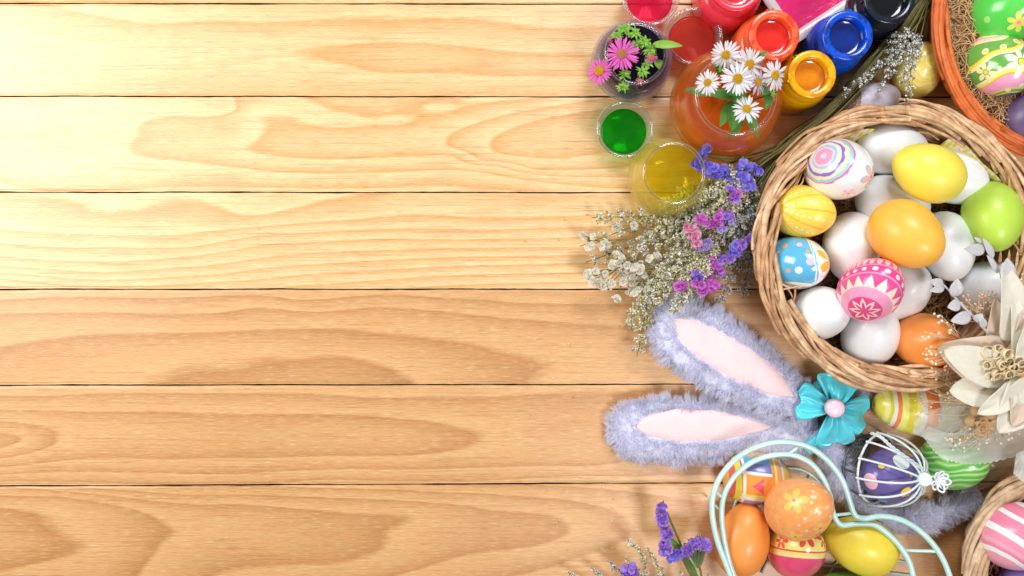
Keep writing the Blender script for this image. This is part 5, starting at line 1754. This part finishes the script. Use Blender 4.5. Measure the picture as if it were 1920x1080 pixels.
C = smooth_path([w(x, y, 6) for x, y in [(1398, 1140), (1376, 1060), (1372, 980), (1386, 930), (1430, 890), (1478, 878), (1520, 890), (1556, 930), (1576, 985), (1620, 990), (1668, 1010), (1710, 1060), (1716, 1140)]], 120)
part('base_wire', *tubes(C[None], 2.8, 8), mint, mb)
for (A, Bp, rd) in [((1480, 851, 97), (1497, 838, 103), 3.2), ((1694, 1032, 97), (1762, 1034, 103), 3.0), ((1357, 935, 97), (1341, 922, 103), 3.0), ((1372, 1075, 97), (1364, 1068, 103), 3.0), ((1566, 966, 97), (1600, 962, 103), 3.0)]:
    C = smooth_path([w(*A), (w(*A) + w(*Bp)) / 2, w(*Bp)], 6)
    part('cross_wire', *tubes(C[None], rd, 8), mint, mb)
for (x, y) in [(1353, 960), (1424, 860), (1516, 866), (1562, 962), (1668, 1004), (1374, 1075)]:
    p = w(x, y, 96); q = p.copy(); q[:2] *= .985; q[2] = 6
    part('upright_wire', *tubes(smooth_path([p, (p + q) / 2, q], 6)[None], 2.4, 8), mint, mb)
for (A, Bp) in [((1372, 985), (1700, 1055)), ((1520, 890), (1428, 1075)), ((1600, 1010), (1555, 1075)), ((1660, 1005), (1640, 1090)), ((1372, 1040), (1716, 1080)), ((1440, 886), (1470, 1080))]:
    C = smooth_path([w(*A, 5), (w(*A, 5) + w(*Bp, 5)) / 2, w(*Bp, 5)], 5)
    part('floor_wire', *tubes(C[None], 2.0, 6), mint, mb)

# ================================================================ CREAM DRIED FLOWER
cr = B('cream_petal')
o = cr.obj()
veins = cr.noise(cr.vscale(o, (.12 / U, .12 / U, .12 / U)), 1.0, 4, .6)
cr1 = cr.pbr(cr.mix(veins * 1.4 - .3, srgb('#f8f7ef'), srgb('#ecead8')), .55, 0, 0, cr.bump(veins, .45, 1.8), trans=.42)
beige = plain('beige_petal', srgb('#e8d6c2'), .6, trans=.35, var=(.03, srgb('#ecdcc8')), bump=(.12, .3, 1.5))
curl_m = plain('cream_curls', srgb('#f6e4b8'), .6, trans=.3, var=(.08, srgb('#fbf2d8')))


def big_petal(name, A, Bp, wd, mat, parent, cup=8, bow=10, pw=.75, n=26, m=13, curl=0., lab=None, skew=0.):
    a, b_ = w(*A), w(*Bp)
    d = b_ - a; L = np.linalg.norm(d); d /= L
    sd = np.cross([0, 0, 1.0], d); sd /= np.linalg.norm(sd); nn = np.cross(d, sd)
    s = np.linspace(0, 1, n); t = np.linspace(-1, 1, m)
    wid = wd / 2 * (np.sin(np.pi * s ** pw) ** .62 * .97 + .05 * (1 - s))
    P = a + d * (L * s)[:, None, None] + nn * (bow * np.sin(np.pi * s))[:, None, None] + sd * (wid[:, None] * t * (1 - .1 * t * skew))[..., None] + nn * (cup * (t ** 2)[None] * np.sin(np.pi * s)[:, None])[..., None]
    P = P + sd * (skew * wd * .25 * np.sin(np.pi * s))[:, None, None]
    P[..., 2] += curl * (s[:, None] ** 3) * (1 + .3 * t) + .9 * np.sin(s[:, None] * 13 + t * 4) - 1.2 * np.exp(-(t / .1) ** 2)
    o = part(name, *grid(P), mat, parent, label=lab)
    md = o.modifiers.new('thick', 'SOLIDIFY'); md.thickness = .6 * U
    return o


cfc = w(1892, 706, 176)
cf = thing('cream_dried_flower', 'large cream dried flower with broad pointed petals and a curly heart', 'dried flower', (cfc[0], cfc[1], 120))
# A = base (near the heart), Bp = tip
big_petal('petal', (1880, 682, 168), (1757, 652, 164), 92, beige, cf, 10, 16, .55, lab='broad beige petal at the back', skew=.3)
big_petal('petal', (1892, 712, 182), (1770, 656, 196), 62, cr1, cf, 5, 8, .85)
big_petal('petal', (1880, 728, 172), (1780, 732, 184), 60, cr1, cf, 6, 8, .9)
big_petal('petal', (1900, 640, 176), (1880, 492, 190), 56, cr1, cf, 8, 10, .55, lab='long upright petal pointing to the far side', skew=-.3)
big_petal('petal', (1922, 690, 176), (1898, 556, 190), 52, cr1, cf, 8, 10, .5)
big_petal('petal', (1926, 712, 178), (1872, 812, 196), 72, cr1, cf, 8, 14, .75)
big_petal('petal', (1938, 716, 186), (1872, 762, 190), 46, cr1, cf, 6, 8, .8)
big_petal('petal', (1866, 660, 160), (1866, 560, 164), 46, beige, cf, 8, 8, .6, lab='beige inner petal behind the upright one')
big_petal('petal', (1935, 700, 180), (2010, 640, 186), 60, cr1, cf, 8, 12, .7)
big_petal('petal', (1935, 720, 180), (2010, 780, 186), 60, cr1, cf, 8, 12, .7)
for (A, Bp, wd, mt_) in [((1905, 720, 190), (1832, 776, 200), 40, cr1), ((1915, 690, 190), (1930, 600, 205), 40, cr1), ((1905, 735, 184), (1898, 800, 206), 38, beige), ((1880, 700, 170), (1800, 700, 168), 60, beige), ((1935, 700, 196), (1990, 700, 205), 50, cr1), ((1905, 655, 182), (1935, 560, 188), 34, beige)]:
    big_petal('petal', A, Bp, wd, mt_, cf, 7, 9, .8, skew=.3)
# curly heart: shaved ribbons coiled on themselves
r = np.random.default_rng(15)
for i in range(46):
    cx_, cy_ = 1882 + r.normal(0, 17), 680 + r.normal(0, 14)
    R0 = r.uniform(6, 15); a0 = r.uniform(0, 6.28); tn = r.uniform(.7, 1.5)
    q = np.linspace(0, 1, 22)
    c = w(cx_, cy_, 184 + r.uniform(0, 20))
    rr = R0 * (1 - .35 * q)
    P = np.stack([c[0] + rr * np.cos(a0 + q * 6.28 * tn), c[1] + rr * np.sin(a0 + q * 6.28 * tn) * .85, c[2] + 5 * np.sin(q * 5 + a0)], -1)
    hgt = 5.5 * np.sin(np.pi * np.clip(q, .04, .96)) ** .4
    tl = np.array([r.normal(0, .3), r.normal(0, .3), 1.0]); tl /= np.linalg.norm(tl)
    G2 = np.stack([P - tl * hgt[:, None], P, P + tl * hgt[:, None] + np.array([2, 2, 0]) * np.sin(q * 9)[:, None] * .5], 1)
    o = part('curl', *grid(G2), curl_m, cf)
    md = o.modifiers.new('thick', 'SOLIDIFY'); md.thickness = .8 * U
cf2c = w(1842, 800, 140)
cf2 = thing('dried_rosette', 'small tan dried rosette tucked under the big cream flower', 'dried flower', cf2c)
tanm = plain('tan_petal', srgb('#d2a874'), .6, trans=.3, var=(.1, srgb('#e6cba0')), bump=(.2, .4, 2))
for i in range(16):
    a = i * 2.4; R0 = 5 + i * 1.3
    p0 = w(1842 + R0 * .35 * math.cos(a), 800 + R0 * .35 * math.sin(a), 136)
    p1 = w(1842 + R0 * math.cos(a), 800 + R0 * .85 * math.sin(a), 142 - i * .8)
    part('petal', *leaf_geo(p0, p1 + [0, 0, 4], 13, 5, .5, 8, 5), tanm, cf2)
for i, (x, y) in enumerate([(1830, 770), (1856, 778), (1820, 790)]):
    V, F = ball(w(x, y, 128), 11, 14, 9, (1, 1, .7)); part('pod', V + .8 * np.sin(V * .9), F, tanm, cf2)

# translucent silvery leaf sprig
slv = B('silvery_leaf'); vo = slv.voro(slv.obj(), .5 / U)
slv = slv.pbr(slv.mix(vo, srgb('#e6e7e8'), srgb('#cccbd0')), .45, .1, 0, slv.bump(vo, .5, 1.2), trans=.25)
sl = thing('silvery_leaf_sprig', 'thin sprig with round silvery leaves reaching over the eggs from the cream flower', 'dried leaves', w(1870, 645, 168))
C = smooth_path([w(*p) for p in [(1878, 655, 168), (1838, 608, 176), (1800, 568, 180), (1775, 540, 180), (1757, 524, 178)]], 30)
part('stem', *tubes(C[None], np.linspace(2.6, 1.4, 30)[None], 6), slv, sl)
C = smooth_path([w(*p) for p in [(1895, 560, 176), (1880, 520, 180), (1862, 488, 182), (1846, 460, 182), (1830, 448, 182)]], 30)
part('stem', *tubes(C[None], np.linspace(3.0, 1.2, 30)[None], 6), slv, sl, label='upper stem rising beside the long cream petal')
for (A, Bp, wd) in [((1768, 534, 180), (1743, 526, 184), 16), ((1770, 540, 180), (1742, 545, 184), 13), ((1790, 556, 182), (1794, 522, 190), 24), ((1786, 556, 182), (1790, 538, 188), 10),
                    ((1800, 570, 180), (1776, 576, 184), 20), ((1820, 592, 180), (1782, 602, 186), 22), ((1828, 602, 180), (1842, 588, 188), 17), ((1846, 615, 178), (1836, 592, 186), 13),
                    ((1846, 470, 184), (1808, 466, 188), 20), ((1888, 530, 186), (1888, 484, 196), 28), ((1870, 512, 180), (1850, 478, 188), 9), ((1862, 484, 182), (1843, 447, 190), 12), ((1840, 455, 182), (1826, 445, 184), 6)]:
    V, F = leaf_geo(w(*A), w(*Bp), wd, 2, .12, 12, 7)
    o = part('leaf', V, F, slv, sl)
    md = o.modifiers.new('thick', 'SOLIDIFY'); md.thickness = .9 * U

# gypsophila: hair thin twigs with bead like buds
gy_w = plain('dried_bud_white', srgb('#f3ead8'), .6)
gy_p = plain('dried_bud_peach', srgb('#e6c3a2'), .6)
gy_s = plain('thin_dry_twig', srgb('#dcc096'), .6)
bud_me = {}
V, F = ball((0, 0, 0), 2.5, 7, 5, (1, 1, 1.1)); 


def gyp(label, base, ends, mat, seed, nb=5, spread=14, bs=2.3):
    r = np.random.default_rng(seed)
    b0 = w(*base)
    t = thing('dried_twig', label, 'dried flowers', b0, 'bead budded twigs of the cream arrangement')
    tw, bd = [], []
    for e in ends:
        e_ = w(*e)
        m = (b0 + e_) / 2 + [r.uniform(-8, 8), r.uniform(-8, 8), 4]
        S = smooth_path([b0, m, e_], 10); tw.append(S)
        for q in range(nb):
            st = S[r.integers(5, 10)]
            p = e_ + [r.normal(0, spread * .5), r.normal(0, spread * .5), r.uniform(-3, 8)]
            tw.append(smooth_path([st, (st + p) / 2 + r.normal(0, 1.5, 3), p], 10))
            bd.append(ball(p, bs * r.uniform(.6, 1.2), 7, 5))
    part('twigs', *tubes(np.array(tw), .5, 4, caps=False), gy_s, t, kind='stuff')
    part('buds', *cat(*bd), mat, t, kind='stuff')


gyp('twig of white bead buds in front of the plain orange egg', (1840, 660, 150), [(1745, 630, 172), (1760, 595, 176), (1778, 612, 176), (1736, 655, 172), (1752, 662, 174), (1748, 680, 172)], gy_w, 1, 6, 15)
gyp('twig of peach bead buds under the silvery sprig', (1880, 640, 140), [(1830, 575, 150), (1846, 560, 150), (1860, 585, 150), (1825, 595, 150), (1872, 560, 154), (1812, 566, 150)], gy_p, 2, 9, 20)
gyp('twig of pinkish bead buds over the striped egg, below the basket rim', (1830, 760, 130), [(1740, 725, 130), (1755, 706, 150), (1775, 740, 130), (1725, 755, 120), (1768, 715, 140), (1790, 730, 134)], gy_p, 3, 8, 22)
gyp('twig of white bead buds along the tulle below the cream flower', (1862, 790, 140), [(1800, 822, 120), (1826, 826, 122), (1848, 820, 128), (1880, 812, 130), (1900, 800, 130), (1785, 818, 116), (1915, 790, 130)], gy_w, 4, 10, 20)
gyp('small twig of white buds hanging below the tulle over the dark table', (1852, 838, 90), [(1848, 862, 70), (1858, 868, 66)], gy_w, 5, 5, 9)
gyp('loose fine twigs at the left of the tulle', (1840, 770, 126), [(1762, 800, 110), (1740, 775, 110), (1775, 765, 118)], gy_w, 6, 3, 22, 1.2)
gyp('twig of pale buds beside the long upright cream petal', (1900, 620, 160), [(1906, 540, 160), (1915, 520, 164), (1900, 556, 160)], gy_w, 7, 6, 16)

# tulle
tb = B('white_tulle')
to = tb.obj()
tn_ = tb.noise(tb.vscale(to, (.010 / U, .09 / U, .05 / U)), 1.0, 4, .6)
tr = tb.n('ShaderNodeBsdfTransparent'); tr.inputs[0].default_value = (1, 1, 1, 1)
df = tb.n('ShaderNodeBsdfDiffuse'); df.inputs[0].default_value = srgb('#e8eeea')
tl = tb.n('ShaderNodeBsdfTranslucent'); tl.inputs[0].default_value = srgb('#e8eeea')
m1 = tb.n('ShaderNodeMixShader'); m1.inputs[0].default_value = .4
tb.put(m1.inputs[1], df.outputs[0]); tb.put(m1.inputs[2], tl.outputs[0])
at = tb.n('ShaderNodeAttribute', attribute_name='layers')
m2 = tb.n('ShaderNodeMixShader'); tb.put(m2.inputs[0], E(tb, at.outputs['Fac']) * (tn_ * .9 + .70))
tb.put(m2.inputs[1], tr.outputs[0]); tb.put(m2.inputs[2], m1.outputs[0]); tb.put(tb.out.inputs[0], m2.outputs[0])


def tulle(label, top, bot, z0, z1, dens, folds, seed):
    n, m = 90, 26
    s = np.linspace(0, 1, n)
    a = smooth_path([(x, y, z0) for x, y in top], n); b_ = smooth_path([(x, y, z1) for x, y in bot], n)
    t = np.linspace(0, 1, m)
    P = a[:, None] * (1 - t)[None, :, None] + b_[:, None] * t[None, :, None]
    P[..., 2] += 5 * np.sin(t * folds + s[:, None] * 4 + seed) + 3 * np.sin(s[:, None] * 17 + t * 6 + seed)
    P[:, -1, 1] += 1.6 * np.sin(s * 160)                    # little scalloped hem
    k = (H - P[..., 2]) / H
    Q = np.stack([(P[..., 0] - 960) * k, (540 - P[..., 1]) * k, P[..., 2]], -1)
    V, F = grid(Q)
    o = solo('tulle', label, 'tulle', V, F, tb.m, V[0])
    at = o.data.attributes.new('layers', 'FLOAT', 'POINT')
    d = np.full((n, m), dens) + .25 * np.exp(-((t - 1) / .03) ** 2)
    at.data.foreach_set('value', d.ravel().astype(np.float32))


tulle('broad band of sheer white tulle below the cream flower, over the green streaked egg', [(1740, 800), (1790, 812), (1850, 790), (1990, 770)], [(1728, 815), (1762, 855), (1815, 870), (1880, 862), (1990, 826)], 122, 108, .58, 5, 1)
tulle('sheer white tulle with a lacy edge across the striped egg', [(1715, 778), (1760, 766), (1815, 760), (1880, 770)], [(1712, 812), (1752, 828), (1800, 838), (1870, 820)], 112, 118, .40, 6, 2)
tulle('faint grey tulle end hanging onto the table and the lower right basket', [(1845, 862), (1880, 855), (1930, 845), (1990, 838)], [(1800, 925), (1850, 915), (1895, 900), (1990, 880)], 96, 60, .16, 4, 3)
tulle('crumpled white tulle knot at the right edge on the lower right basket', [(1905, 850), (1930, 842), (1990, 836)], [(1900, 888), (1925, 905), (1990, 912)], 150, 150, .7, 8, 4)
tulle('thin tulle veil behind the tan rosette', [(1770, 740), (1810, 735), (1850, 740)], [(1765, 800), (1800, 815), (1840, 812)], 116, 118, .34, 7, 5)

# crumbs fallen from the dried flowers onto the boards
r = np.random.default_rng(91)
L = []
for i in range(46):
    x = r.normal(1120, 90); y = r.uniform(380, 1060)
    if x > 1160: x = 1160 - (x - 1160)
    p = w(x, y, 1.2)
    L.append(florets(np.array([p, p + [r.normal(0, 2), r.normal(0, 2), .3]]), 1.3, r))
solo('fallen_floret', 'tiny dried crumbs scattered on the boards left of the bouquet', 'crumbs', *cat(*L), cas_m, w(1120, 600, 1), kind='stuff', smooth=False)
